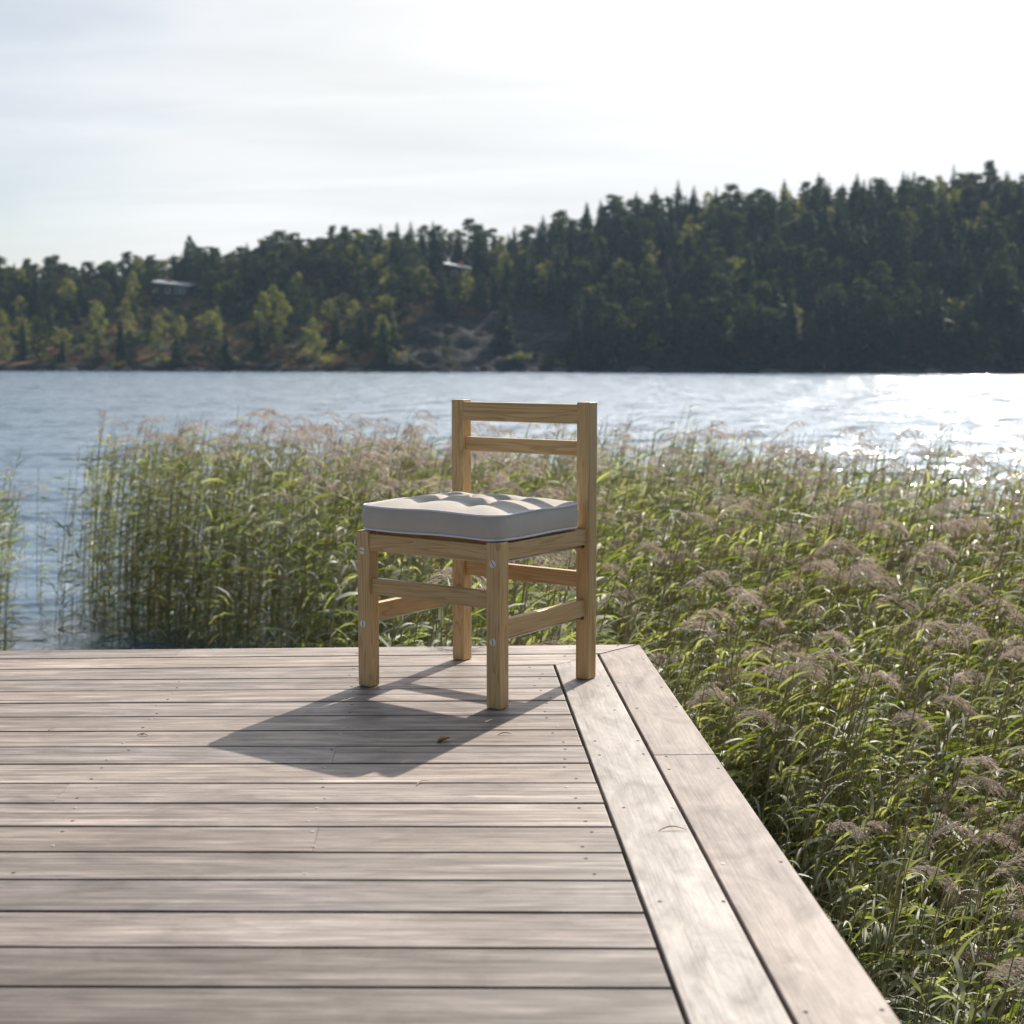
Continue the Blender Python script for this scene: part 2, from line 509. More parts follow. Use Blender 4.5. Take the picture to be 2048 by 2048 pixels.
def hill_mat():
    m, t, b, _ = new_mat('heath_and_rock')
    g = N(t, 'ShaderNodeNewGeometry')
    at = N(t, 'ShaderNodeAttribute'); at.attribute_name = 'rnd'      # 1 = bare rock
    n1 = noise(t, g.outputs['Position'], 0.16, 6, 0.6, 0.6)
    n2 = noise(t, g.outputs['Position'], 0.7, 5, 0.6, 0.5)
    veg = ramp(t, n1.outputs['Fac'], [(0.3, (0.022, 0.03, 0.012)), (0.45, (0.05, 0.05, 0.02)), (0.54, (0.12, 0.060, 0.030)), (0.68, (0.21, 0.135, 0.05))]).outputs[0]
    veg = mixc(t, 0.7, veg, ramp(t, n2.outputs['Fac'], [(0.3, (0.5, 0.5, 0.5)), (0.7, (1.5, 1.4, 1.3))]).outputs[0], 'MULTIPLY')
    rv = mapping(t, g.outputs['Position'], (0.25, 0.6, 1.6), (0, math.radians(14), 0)).outputs[0]
    n3 = noise(t, rv, 0.8, 7, 0.65, 0.8)
    rock = ramp(t, n3.outputs['Fac'], [(0.32, (0.014, 0.014, 0.015)), (0.5, (0.036, 0.035, 0.035)), (0.70, (0.080, 0.076, 0.073))]).outputs[0]
    f = math_n(t, 'ADD', at.outputs['Fac'], math_n(t, 'MULTIPLY', math_n(t, 'SUBTRACT', n2.outputs['Fac'], 0.5), 1.3))
    fr = ramp(t, f, [(0.45, (0, 0, 0)), (0.55, (1, 1, 1))]).outputs[0]
    t.links.new(mixc(t, fr, veg, rock), b.inputs['Base Color'])
    b.inputs['Roughness'].default_value = 0.95
    b.inputs['Specular IOR Level'].default_value = 0.08
    bp = N(t, 'ShaderNodeBump'); bp.inputs['Strength'].default_value = 0.9; bp.inputs['Distance'].default_value = 0.8
    t.links.new(math_n(t, 'ADD', n3.outputs['Fac'], n2.outputs['Fac']), bp.inputs['Height'])
    t.links.new(bp.outputs[0], b.inputs['Normal'])
    return m


M = {}
M['deck'] = deck_wood()
M['border'] = deck_wood('figured_border_wood', True)
M['wood_x'] = chair_wood('pine_grain_across', 0, 0)
M['wood_y'] = chair_wood('pine_grain_deep', 1, 3)
M['wood_z'] = chair_wood('pine_grain_upright', 2, 5)
M['cloth'] = cushion_cloth('beige_canvas', (0.51, 0.455, 0.385))
M['piping'] = cushion_cloth('white_piping', (0.74, 0.74, 0.80))
M['steel'] = plain('zinc_steel', (0.62, 0.60, 0.58), 0.38, 0.9)
M['bolt'] = plain('brushed_bolt', (0.78, 0.72, 0.66), 0.5, 0.25)
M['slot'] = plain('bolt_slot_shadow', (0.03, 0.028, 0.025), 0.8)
M['screw'] = plain('bright_screw', (0.40, 0.39, 0.38), 0.6, 0.6)
M['screw_hole'] = plain('dark_screw_hole', (0.05, 0.035, 0.028), 0.8)  # dark colour stands for the shade inside countersunk screw holes
M['joist'] = plain('damp_joist_timber', (0.10, 0.08, 0.065), 0.85)
M['leaf_litter'] = plain('dry_ochre_leaf', (0.42, 0.24, 0.06), 0.7)
M['twig'] = plain('red_brown_needle', (0.36, 0.17, 0.08), 0.7)
M['twig_pale'] = plain('straw_needle', (0.55, 0.42, 0.24), 0.7)
M['water'] = water_mat()
M['hill'] = hill_mat()
M['reed_leaf'] = leafy('reed_leaf', [(0.0, (0.115, 0.145, 0.040)), (0.36, (0.185, 0.205, 0.060)), (0.48, (0.34, 0.345, 0.23)), (0.85, (0.48, 0.47, 0.35)), (0.93, (0.27, 0.21, 0.075)), (1.0, (0.33, 0.25, 0.11))], 0.45, 0.58, 1.0, (1.10, 1.20, 0.40))  # pale stops: waxy grey blades, with sunlit sheen put into the colour
M['reed_stem'] = leafy('reed_stem', [(0.0, (0.20, 0.17, 0.07)), (1.0, (0.40, 0.30, 0.16))], 0.0, 0.5, 0.4)
M['reed_plume'] = leafy('reed_plume', [(0.0, (0.25, 0.21, 0.185)), (1.0, (0.60, 0.525, 0.47))], 0.35, 0.7, 0.3, (1.1, 1.0, 0.9))
M['spruce'] = leafy('spruce_needles', [(0.0, (0.028, 0.045, 0.024)), (0.6, (0.048, 0.070, 0.030)), (1.0, (0.080, 0.098, 0.040))], 0.25, 0.7, 0.08, (1.2, 1.2, 0.6))
M['pine'] = leafy('pine_needles', [(0.0, (0.040, 0.058, 0.028)), (0.6, (0.068, 0.084, 0.036)), (1.0, (0.10, 0.11, 0.048))], 0.28, 0.7, 0.08, (1.2, 1.2, 0.6))
M['birch'] = leafy('birch_leaves', [(0.0, (0.14, 0.16, 0.05)), (0.6, (0.23, 0.235, 0.075)), (1.0, (0.33, 0.31, 0.11))], 0.45, 0.7, 0.10, (1.2, 1.2, 0.5))
M['bark'] = plain('conifer_bark', (0.07, 0.048, 0.036), 1.0, 0.0, 0.05)
M['birch_bark'] = plain('birch_bark', (0.20, 0.19, 0.175), 1.0, 0.0, 0.05)
M['boulder'] = plain('shore_granite', (0.13, 0.125, 0.12), 0.9, 0.0, 0.2)
M['house_wall'] = plain('dark_boarding', (0.05, 0.045, 0.045), 0.8)
M['house_roof'] = plain('pale_sheet_roof', (0.55, 0.54, 0.53), 0.5)
M['house_window'] = plain('window_glass', (0.05, 0.06, 0.07), 0.1)
M['brick'] = plain('chimney_brick', (0.50, 0.20, 0.14), 0.8)


# ------------------------------------------------------------------ lake, far shore and hill
def px_x(px, d):            # world x of a photograph column at distance d
    return (px - 1024) / FPX * d


def shore_d(x):             # distance of the far shore, slightly nearer on the right
    return 274 - 0.26 * x + 2.2 * math.sin(x * 0.045 + 1) + 1.2 * math.sin(x * 0.13)


SKY_PX = [(-400, 540), (0, 525), (110, 522), (200, 526), (300, 512), (420, 503), (525, 490), (640, 465), (750, 462), (864, 455), (940, 455),
          (1012, 462), (1072, 446), (1178, 425), (1262, 402), (1330, 388), (1490, 382), (1640, 366), (1730, 366), (1851, 352),
          (1962, 343), (2048, 345), (2500, 350)]
HX = [p for p, _ in SKY_PX]
HY = [q for _, q in SKY_PX]
T_RIDGE = 70.0


def ridge_z(x):
    d = shore_d(x) + T_RIDGE
    px = 1024 + x / d * FPX
    sy = float(np.interp(px, HX, HY))
    top = CAM_H + (717 - sy) / FPX * d
    return top - 10.3


def rock_mask(x, t):
    c = px = x
    a = math.exp(-((x + 4.0) / 19.0) ** 4) * (1.0 if t < 24 else math.exp(-((t - 24) / 7.0) ** 2))
    if t < 2.0: a = max(a, 0.62)
    return min(a * 1.15, 1.0)


def hill_z(x, y):
    t = y - shore_d(x)
    if t < 0:
        return WATER_Z - 0.4 + 0.15 * t
    zr = ridge_z(x) - WATER_Z
    s = min(t / T_RIDGE, 1.0)
    prof = 0.62 * s ** 0.85 + 0.38 * (3 * s * s - 2 * s ** 3)
    z = WATER_Z + 0.0 + zr * prof
    z += min(t, 1.5) * 0.35
    rough = min(t / 6.0, 1.0)
    z += rough * (0.55 * math.sin(x * 0.31 + 1.3 * math.sin(y * 0.21)) + 0.45 * math.sin(y * 0.43 + x * 0.17 + 2.0))
    rk = rock_mask(x, t)
    if rk > 0.2 and t > 0.5:
        led = 1.1 * (abs(math.sin(t * 0.55 + 0.11 * x + 0.7 * math.sin(x * 0.4))) - 0.5) + 0.5 * math.sin(x * 0.9 + t * 0.6) + 0.35 * math.sin(x * 1.9 - t * 1.1)
        z += 0.7 * rk * led
    if t > T_RIDGE:
        z -= (t - T_RIDGE) * 0.10
    return z


def build_hill():
    xs = np.concatenate([np.linspace(-420, -150, 40)[:-1], np.linspace(-150, 150, 270), np.linspace(150, 420, 40)[1:]])
    ts = np.concatenate([np.linspace(-6, 30, 60), np.linspace(31, 90, 45), np.linspace(96, 200, 10)])
    verts = []; rnd = []
    for x in xs:
        sd = shore_d(x)
        for t in ts:
            verts.append((x, sd + t, hill_z(x, sd + t)))
            rnd.append(rock_mask(x, t))
    nx, nt = len(xs), len(ts)
    f = []
    for i in range(nx - 1):
        for j in range(nt - 1):
            a = i * nt + j
            f.append((a, a + nt, a + nt + 1, a + 1))
    f = np.array(f, np.int32)
    me = np_mesh('hill', np.array(verts), f.ravel(), np.arange(len(f)) * 4, np.full(len(f), 4), None, rnd, True)
    tag(link_mesh('hill', me, M['hill']), kind='structure')


build_hill()

me = np_mesh('lake', [(-620, -300, WATER_Z), (620, -300, WATER_Z), (620, 640, WATER_Z), (-620, 640, WATER_Z)], [0, 1, 2, 3], [0], [4])
tag(link_mesh('lake', me, M['water']), kind='structure')


# ------------------------------------------------------------------ trees
def rand_cards(q, centre, radii, n, size, mat, rng, flat=0.0, rbase=0.5, rvar=0.3):
    for _ in range(n):
        d = rng.normal(size=3); d /= np.linalg.norm(d)
        rr = rng.random() ** 0.45
        p = np.array(centre) + d * np.array(radii) * rr
        nrm = rng.normal(size=3) + np.array((0, 0, flat)); nrm /= np.linalg.norm(nrm)
        a = np.cross(nrm, rng.normal(size=3)); a /= np.linalg.norm(a)
        b = np.cross(nrm, a)
        s = size * (0.6 + 0.8 * rng.random())
        w = s * (0.35 + 0.4 * rng.random())
        r = min(max(rbase + rng.normal() * rvar * 0.5 + 0.10 * d[2], 0), 1)
        q.strip([tuple(p - a * s * .5 - b * w * .5), tuple(p + a * s * .5 - b * w * .3)], [tuple(p - a * s * .5 + b * w * .4), tuple(p + a * s * .5 + b * w * .5)], mat, r)


def make_spruce(seed):
    rng = np.random.default_rng(seed)
    q = Quads(); H = 11.0
    q.tube([(0, 0, -0.6), (0.03, 0, 4), (0, 0.02, 8), (0, 0, 10.9)], [0.17, 0.13, 0.07, 0.015], 6, 0, 0.5)
    nl = 27
    wob = rng.uniform(0.75, 1.25, 9)
    for i in range(nl):
        u = i / (nl - 1)
        z = 0.9 + u * (H - 1.2)
        R = (2.6 * (1 - u) ** 0.85 + 0.05) * (0.8 + 0.4 * rng.random())
        nb = int(10 - 4 * u)
        a0 = rng.random() * 6.28
        for k in range(nb):
            an = a0 + 6.283 * k / nb + rng.normal() * 0.2
            L = R * rng.uniform(0.65, 1.15) * wob[int((an % 6.283) / 6.283 * 8.99)]
            dirv = np.array((math.cos(an), math.sin(an), 0)); sid = np.array((-math.sin(an), math.cos(an), 0))
            r = min(max(rng.normal(0.35 + 0.25 * u, 0.2), 0), 1)
            pts = [dirv * (L * f) + np.array((0, 0, z - L * 0.42 * f ** 1.3 + (0.22 * L * max(0, f - 0.7)))) for f in (0.08, 0.55, 1.0)]
            wd = [0.05 + 0.05 * min(L, 1), 0.30 * min(L ** 0.5, L * 1.2), 0.04]
            q.strip([tuple(p + sid * w) for p, w in zip(pts, wd)], [tuple(p - sid * w) for p, w in zip(pts, wd)], 1, r)
            for _ in range(3):                           # hanging sprays
                f = rng.uniform(0.3, 1.0)
                p = dirv * (L * f) + np.array((0, 0, z - L * 0.42 * f ** 1.3)) + sid * rng.normal() * 0.15
                lk = min(1.0, 0.25 + L / 1.3)
                dr = np.array((rng.normal() * 0.2, rng.normal() * 0.2, -rng.uniform(0.25, 0.55))) * lk
                w = sid * rng.uniform(0.10, 0.22) * lk
                q.strip([tuple(p - w), tuple(p + dr - w * 0.3)], [tuple(p + w), tuple(p + dr + w * 0.3)], 1, min(max(r + rng.normal() * .12, 0), 1))
    return q.arrays()


def make_pine(seed):
    rng = np.random.default_rng(seed)
    q = Quads(); H = 10.5
    lean = rng.normal(size=2) * 0.25
    tp = [(lean[0] * u * u, lean[1] * u * u, -0.6 + u * (H - 0.6)) for u in np.linspace(0, 1, 6)]
    q.tube(tp, [0.20, 0.17, 0.14, 0.11, 0.07, 0.03], 6, 0, 0.5)
    n = 34
    for i in range(n):
        u = (i + rng.random()) / n
        z = H * (0.22 + 0.76 * u)
        an = rng.random() * 6.283
        R = (2.3 * math.sin(math.pi * min(0.22 + 0.74 * u, 1)) ** 0.8) * rng.uniform(0.35, 1.0)
        c = np.array((math.cos(an) * R, math.sin(an) * R, z))
        t0 = np.array((lean[0] * .5, lean[1] * .5, z - 0.7))
        q.tube([tuple(t0), tuple((t0 + c) / 2), tuple(c)], [0.05, 0.04, 0.02], 4, 0, 0.5)
        rad = rng.uniform(0.5, 0.95)
        rand_cards(q, c, (rad, rad, rad * 0.55), 40, 0.36, 1, rng, 0.6, rng.uniform(0.3, 0.7), 0.35)
    rand_cards(q, (lean[0], lean[1], H - 0.3), (0.8, 0.8, 0.6), 60, 0.38, 1, rng, 0.5, 0.6, 0.3)
    return q.arrays()


def make_birch(seed, slim=1.0):
    rng = np.random.default_rng(seed)
    q = Quads(); H = 10.0
    tp = [(0.25 * math.sin(u * 2.4 + seed), 0.2 * math.sin(u * 2 + seed * 2), -0.6 + u * (H - 0.8)) for u in np.linspace(0, 1, 7)]
    q.tube(tp, [0.14, 0.12, 0.10, 0.08, 0.06, 0.04, 0.015], 6, 0, 0.5)
    n = 30
    for i in range(n):
        u = (i + rng.random()) / n
        z = H * (0.22 + 0.76 * u)
        env = 2.5 * slim * math.sin(math.pi * (0.16 + 0.80 * u)) ** 0.75
        an = rng.random() * 6.283
        R = env * rng.uniform(0.15, 1.0)
        c = np.array((math.cos(an) * R, math.sin(an) * R, z))
        q.tube([(0, 0, z - 0.9), tuple(c * np.array((.5, .5, 1)) - np.array((0, 0, .3))), tuple(c)], [0.04, 0.03, 0.012], 4, 0, 0.5)
        rad = rng.uniform(0.45, 0.95)
        rand_cards(q, c - np.array((0, 0, 0.2)), (rad, rad, rad * 0.95), 34, 0.30, 1, rng, 0.0, rng.uniform(0.25, 0.8), 0.35)
    return q.arrays()


TREE_ARR = {'spruce': [make_spruce(s) for s in (1, 2, 3, 4)],
            'pine': [make_pine(s) for s in (11, 12, 13, 14)],
            'birch': [make_birch(21, 1.0), make_birch(22, 0.75), make_birch(23, 1.15), make_birch(24, 0.6)]}
TREE_MESH = {}
for kind, arrs in TREE_ARR.items():
    TREE_MESH[kind] = []
    for a in arrs:
        tr = quads_mesh('trunk', *a, keep=[0], smooth=True)
        tr.materials.append(M['birch_bark'] if kind == 'birch' else M['bark'])
        cr = quads_mesh('crown', *a, keep=[1])
        cr.materials.append(M[kind])
        TREE_MESH[kind].append((tr, cr))

NAMES = {'spruce': 'spruce_tree', 'pine': 'pine_tree', 'birch': 'birch_tree'}


def place_tree(kind, var, x, y, s, sw, rz, label, group):
    z = hill_z(x, y)
    root = empty(NAMES[kind], (x, y, z), rz)
    root.scale = (sw, sw, s)
    tag(root, label, 'tree', group)
    for nm, me_ in zip(('trunk', 'crown'), TREE_MESH[kind][var]):
        o = bpy.data.objects.new(nm, me_)
        col.objects.link(o)
        o.parent = root
    return root


ZONES = {'left': 'on the low slope at the left', 'middle': 'on the slope above the bare rock', 'right': 'in the dense dark wood at the right'}
LOOK = {'spruce': 'dark pointed spruce', 'pine': 'round topped dusky pine', 'birch': 'pale green feathery birch'}


def plan_forest():
    rng = np.random.default_rng(5)
    pts = []
    cell = {}
    tries = 0
    while tries < 38000:
        tries += 1
        t = rng.random() ** 1.15 * 84 + 1.5
        x = rng.uniform(-185, 185)
        y = shore_d(x) + t
        px = 1024 + x / y * FPX
        if px < -800 or px > 3000: continue
        md = 2.9
        open_ = 0.0
        if px < 760:                       # open heath between the trees on the left
            if t < 44:
                md = 5.6
                open_ = 0.40 + 0.5 * (math.sin(x * 0.16 + t * 0.21) > 0.0)
            else:
                md = 3.1
        elif px < 1150:
            if rock_mask(x, t) > 0.28 and rng.random() < 0.996: continue
            md = 3.3
            if t < 32 and px < 1000: open_ = 0.6
        elif t < 5: md = 2.6
        if rng.random() < open_: continue
        if 285 < px < 425 and 20 < t < 62: continue        # clearing before the left cottage
        if 850 < px < 990 and 40 < t < 58: continue         # clearing before the middle cottage
        g = (int(x // 6), int(y // 6))
        ok = True
        for i in (-1, 0, 1):
            for j in (-1, 0, 1):
                for (a, b2) in cell.get((g[0] + i, g[1] + j), ()):
                    if (a - x) ** 2 + (b2 - y) ** 2 < md * md: ok = False
        if not ok: continue
        cell.setdefault(g, []).append((x, y))
        u = rng.random()
        if px < 760:
            kind = 'birch' if (u < 0.50 and t < 40) or u < 0.12 else ('pine' if u < 0.78 else 'spruce')
        elif px < 1150:
            kind = 'birch' if u < 0.16 else ('pine' if u < 0.62 else 'spruce')
        else:
            kind = 'birch' if u < 0.08 else ('pine' if u < (0.36 if t < 40 else 0.48) else 'spruce')
        s = rng.uniform(0.55, 1.08) if kind != 'birch' else rng.uniform(0.6, 0.95)
        if px < 760 and t < 40: s *= 0.82
        if px > 1150 and t < 14: s *= rng.uniform(0.95, 1.25)
        pts.append([t, x, y, kind, int(rng.integers(0, 4)), s, s * rng.uniform(1.0, 1.4) * (1.25 if kind == 'birch' else 1.1), rng.random() * 6.28, px])
    return pts


forest = plan_forest()
forest.sort(key=lambda p: p[0])
in_view = [p for p in forest if -40 < p[8] < 2090]
front = in_view[:286]
front_ids = {id(p) for p in front}
rest = [p for p in forest if id(p) not in front_ids]
for (t_, x, y, kind, var, s, sw, rz, px) in front:
    zone = 'left' if px < 760 else ('middle' if px < 1150 else 'right')
    place_tree(kind, var, x, y, s, sw, rz, LOOK[kind] + ' near the far shore ' + ZONES[zone], LOOK[kind] + 's ' + ZONES[zone])

# trees that stand out from the wood, each with its own label
SPECIAL = [('pine', 0, 376, 66, 1.30, 0.62, 'tall thin pine rising alone above the skyline behind the left cottage'),
           ('birch', 2, 318, 9.5, 0.86, 0.95, 'round yellow green birch by the shore below the left cottage'),
           ('birch', 0, 200, 15, 0.98, 0.95, 'broad pale birch by the shore left of the round yellow green one'),
           ('birch', 3, 568, 12, 1.15, 0.95, 'tall slim birch with a bare lower trunk between two low birches'),
           ('birch', 2, 1815, 40, 0.95, 1.0, 'large pale olive birch against the dark wood near the right edge'),
           ('birch', 0, 1890, 52, 1.05, 1.0, 'tall yellow olive birch high in the dark wood at the right'),
           ('birch', 1, 1296, 40, 0.9, 1.1, 'pale grey green birch high in the dark wood right of the chair'),
           ('spruce', 2, 1888, 69, 1.1, 0.95, 'tall spruce whose tip rises highest above the right skyline')]
for kind, var, px, t_, s, sw, lab in SPECIAL:
    x = px_x(px, 290); x = px_x(px, shore_d(x) + t_)
    place_tree(kind, var, x, shore_d(x) + t_, s, sw * s, 1.0 + px, lab, None)


def merge_instances(name, items, arrs, mats, remap):
    """items: (array, matrix 3x3, offset, rnd shift) -> one mesh"""
    V = []; F = []; Mi = []; R = []; n = 0
    for a, mat3, off, sh in items:
        v, f, m, r = a
        V.append(v @ mat3.T.astype(np.float32) + np.asarray(off, np.float32))
        F.append(f + n); Mi.append(remap(m, sh)); R.append(np.clip(r + sh[0], 0, 1)); n += len(v)
    return quads_mesh(name, np.concatenate(V), np.concatenate(F), np.concatenate(Mi), np.concatenate(R))


items = []
KI = {'spruce': 0, 'pine': 1, 'birch': 2}
for (t_, x, y, kind, var, s, sw, rz, px) in rest:
    c, sn = math.cos(rz), math.sin(rz)
    m3 = np.array([[c * sw, -sn * sw, 0], [sn * sw, c * sw, 0], [0, 0, s]])
    items.append((TREE_ARR[kind][var], m3, (x, y, hill_z(x, y)), (random.uniform(-.12, .12), KI[kind])))
me = merge_instances('wood', items, None, None, lambda m, sh: np.where(m == 0, 3, sh[1]).astype(np.int32))
tag(link_mesh('forest', me, [M['spruce'], M['pine'], M['birch'], M['bark']]),
    'continuous mixed wood covering the upper slope and the skyline across the lake', 'forest', None, 'stuff')

# low bushes and heather between the trees
def make_bush(seed):
    rng = np.random.default_rng(seed); q = Quads()
    for _ in range(6):
        c = (rng.normal() * 0.5, rng.normal() * 0.5, 0.35 + rng.random() * 0.5)
        rand_cards(q, c, (0.6, 0.6, 0.45), 22, 0.3, 0, rng, 0, rng.uniform(0.2, 0.8), 0.3)
    return q.arrays()


BUSH = [make_bush(s) for s in range(5)]
items = []
rng = np.random.default_rng(99)
while len(items) < 620:
    x = rng.uniform(-132, 128); t_ = rng.random() ** 1.4 * 55 + 1.0; y = shore_d(x) + t_
    px = 1024 + x / y * FPX
    if px < -200 or px > 2250 or rock_mask(x, t_) > 0.45 and t_ > 2: continue
    if px < 900 and rng.random() < 0.6: continue
    s = rng.uniform(0.7, 1.9); rz = rng.random() * 6.28; c, sn = math.cos(rz), math.sin(rz)
    kind = int(rng.choice([0, 1, 2], p=[.45, .35, .2]))
    items.append((BUSH[rng.integers(0, 5)], np.array([[c * s, -sn * s, 0], [sn * s, c * s, 0], [0, 0, s * 0.9]]), (x, y, hill_z(x, y)), (rng.uniform(-.2, .2), kind)))
me = merge_instances('undergrowth', items, None, None, lambda m, sh: np.full(len(m), sh[1], np.int32))
tag(link_mesh('undergrowth', me, [M['spruce'], M['pine'], M['birch']]), 'low bushes and scrub between the trees on the far slope', 'undergrowth', None, 'stuff')


# boulders along the far waterline
def boulder_mesh(seed):
    rg = random.Random(seed)
    bm = bmesh.new()
    bmesh.ops.create_icosphere(bm, subdivisions=3, radius=1.0)
    cuts = [(Vector((rg.gauss(0, 1), rg.gauss(0, 1), rg.gauss(0, .8))).normalized(), rg.uniform(0.55, 0.85)) for _ in range(9)]
    for v in bm.verts:
        for n_, d_ in cuts:
            e_ = v.co.dot(n_) - d_
            if e_ > 0: v.co -= n_ * e_ * 0.9
        v.co.z *= 0.62
    me_ = bpy.data.meshes.new('boulder'); bm.normal_update(); bm.to_mesh(me_); bm.free()
    me_.materials.append(M['boulder'])
    return me_


BOULDERS = [boulder_mesh(s_) for s_ in range(5)]
rg = random.Random(31)
for k in range(46):
    x = rg.uniform(-100, 92) if k % 3 else rg.uniform(-100, 20)
    y = shore_d(x) + rg.uniform(-1.6, 0.6)
    o = bpy.data.objects.new('boulder', BOULDERS[k % 5])
    col.objects.link(o)
    s_ = rg.uniform(0.35, 1.0) ** 1.5 * 1.5
    o.location = (x, y, WATER_Z + 0.15 * s_)
    o.scale = (s_ * rg.uniform(1, 1.9), s_, s_ * rg.uniform(0.7, 1.1)); o.rotation_euler = (0, 0, rg.uniform(-0.6, 0.6))
    tag(o, 'grey granite boulder lying at the waterline of the far shore', 'boulder', 'boulders along the far waterline')


# ------------------------------------------------------------------ cottages on the far slope
def cottage(px, t_, rz, w, d, h, label, windows, cham):
    x = px_x(px, shore_d(0) + t_); x = px_x(px, shore_d(x) + t_)
    y = shore_d(x) + t_
    root = empty('cottage', (x, y, hill_z(x, y) + 0.2), rz)
    tag(root, label, 'cottage')
    obj_bm('wall', box_bm(-w / 2, w / 2, -d / 2, d / 2, -1.6, h), M['house_wall'], root)
    bm = bmesh.new()                                   # a shallow roof, higher at the left end, with deep eaves
    ov = 0.7
    top = [(-w / 2 - 1.5, h + 1.15), (w / 2 + ov, h + 0.05)]
    vs = []
    for dz in (0.0, 0.28):
        for yy in (-d / 2 - ov, d / 2 + ov):
            for (xx, zz) in top:
                vs.append(bm.verts.new((xx, yy, zz + dz + (0.5 if yy > 0 else -0.25))))
    for f in ((0, 1, 3, 2), (4, 6, 7, 5), (0, 4, 5, 1), (2, 3, 7, 6), (0, 2, 6, 4), (1, 5, 7, 3)):
        bm.faces.new([vs[i] for i in f])
    bmesh.ops.recalc_face_normals(bm, faces=bm.faces[:])
    roof = obj_bm('roof', bm, M['house_roof'], root)
    bm = box_bm(cham - 0.4, cham + 0.4, -0.3, 0.4, h + 0.3, h + 1.9, 0.05)
    ch = obj_bm('chimney', bm, M['brick'], roof)
    for wx in windows:
        fr = obj_bm('window', box_bm(wx - 0.65, wx + 0.65, -d / 2 - 0.06, -d / 2 + 0.02, 0.9, 2.1), M['house_roof'], root)
        obj_bm('pane', box_bm(wx - 0.52, wx + 0.52, -d / 2 - 0.09, -d / 2 - 0.05, 1.02, 1.98), M['house_window'], fr)
    return root


cottage(356, 57, math.radians(-6), 7.2, 5.0, 2.6, 'dark low cottage with a pale sloping roof in a clearing on the left slope', (-1.2, 1.2, 2.6), -1.6)
cottage(920, 53, math.radians(5), 4.2, 4.5, 2.4, 'pale roofed cottage half hidden by trees high on the middle slope', (-1.2, 1.0), 0.5)


# ------------------------------------------------------------------ deck
TH = 0.05
DO = Vector((0.409, 4.486, 0))
deck = empty('wooden_deck', (DO.x, DO.y, 0), TH)
tag(deck, 'weathered grey plank deck with a mitred double border board above the reeds', 'deck')
GAPS = [0.0, 0.139, 0.293, 0.447, 0.594, 0.740, 0.893, 1.042, 1.188, 1.335, 1.486, 1.627, 1.775, 1.921, 2.064, 2.209, 2.353, 2.494]
while GAPS[-1] < 5.6:
    GAPS.append(GAPS[-1] + 0.1467)
BT = 0.028
G = 0.0036                       # half a gap
X_L = -4.6


def gap_slope(i):          # the boards fan out a little: the front ones were laid at a slightly different angle
    return -0.0561 * (1 - (1 - min(i / 15.0, 1.0)) ** 1.7)


def gap_y(i, x):
    return -GAPS[i] + (x + 0.31) * gap_slope(i)




def board_bm(poly, bev=0.0025, bow=0.0, flat_ends=False):
    """board from a plan outline (deck axes), rounded top edges"""
    bm = bmesh.new()
    lo = [bm.verts.new((x, y, -BT)) for x, y in poly]
    hi = [bm.verts.new((x, y, bow)) for x, y in poly]
    bm.faces.new(lo[::-1]); topf = bm.faces.new(hi)
    n = len(poly)
    for i in range(n):
        bm.faces.new((lo[i], lo[(i + 1) % n], hi[(i + 1) % n], hi[i]))
    bmesh.ops.recalc_face_normals(bm, faces=bm.faces[:])
    bmesh.ops.bevel(bm, geom=[e for e in topf.edges if not flat_ends or abs(e.verts[0].co.y - e.verts[1].co.y) < abs(e.verts[0].co.x - e.verts[1].co.x) * 0.3], offset=bev, segments=3, profile=0.5, affect='EDGES')
    return bm


def screw_mesh(mat):
    bm = bmesh.new()
    prof = [(0.0, 0.0004), (0.0016, 0.0004), (0.0018, 0.0009), (0.0038, 0.0008), (0.0042, 0.0002)]
    n = 10
    rings = []
    for r, z in prof[1:]:
        rings.append([bm.verts.new((r * math.cos(2 * math.pi * k / n), r * math.sin(2 * math.pi * k / n), z)) for k in range(n)])
    bm.faces.new(rings[0])
    for a, b in zip(rings, rings[1:]):
        for k in range(n):
            bm.faces.new((a[k], a[(k + 1) % n], b[(k + 1) % n], b[k]))
    bmesh.ops.recalc_face_normals(bm, faces=bm.faces[:])
    me = bpy.data.meshes.new('screw'); bm.normal_update(); bm.to_mesh(me); bm.free()
    me.materials.append(mat)
    return me


SCREW_B, SCREW_D = screw_mesh(M['screw']), screw_mesh(M['screw_hole'])
n_screw = 0


def add_screw(board, lx, ly, bright):
    global n_screw
    if n_screw >= 100: return
    n_screw += 1
    s = bpy.data.objects.new('screw', SCREW_B if bright else SCREW_D)
    col.objects.link(s)
    s.parent = board
    s.location = (lx, ly, board['top'])
    s.rotation_euler = (0, 0, random.random() * 3)
    if not bright: s.scale = (0.95, 0.95, 0.5)


def add_board(poly, tint, stripe, rot=0.0, label=None, flat_ends=False, mat='deck'):
    """poly in deck axes; the board object gets its own origin and x along its length"""
    cx = sum(p[0] for p in poly) / len(poly); cy = sum(p[1] for p in poly) / len(poly)
    c, s = math.cos(-rot), math.sin(-rot)
    loc = [((p[0] - cx) * c - (p[1] - cy) * s, (p[0] - cx) * s + (p[1] - cy) * c) for p in poly]
    dz = random.uniform(-0.0009, 0.0004)
    o = obj_bm('deck_board', board_bm(loc, 0.0028, 0.0, flat_ends), M[mat], deck)
    o.location = (cx, cy, dz); o.rotation_euler = (0, 0, rot + random.uniform(-0.0004, 0.0004))
    o.color = (*tint, stripe)
    if label: o['label'] = label
    del_top = 0.0
    o['top'] = 0.0002
    return o, cx, cy


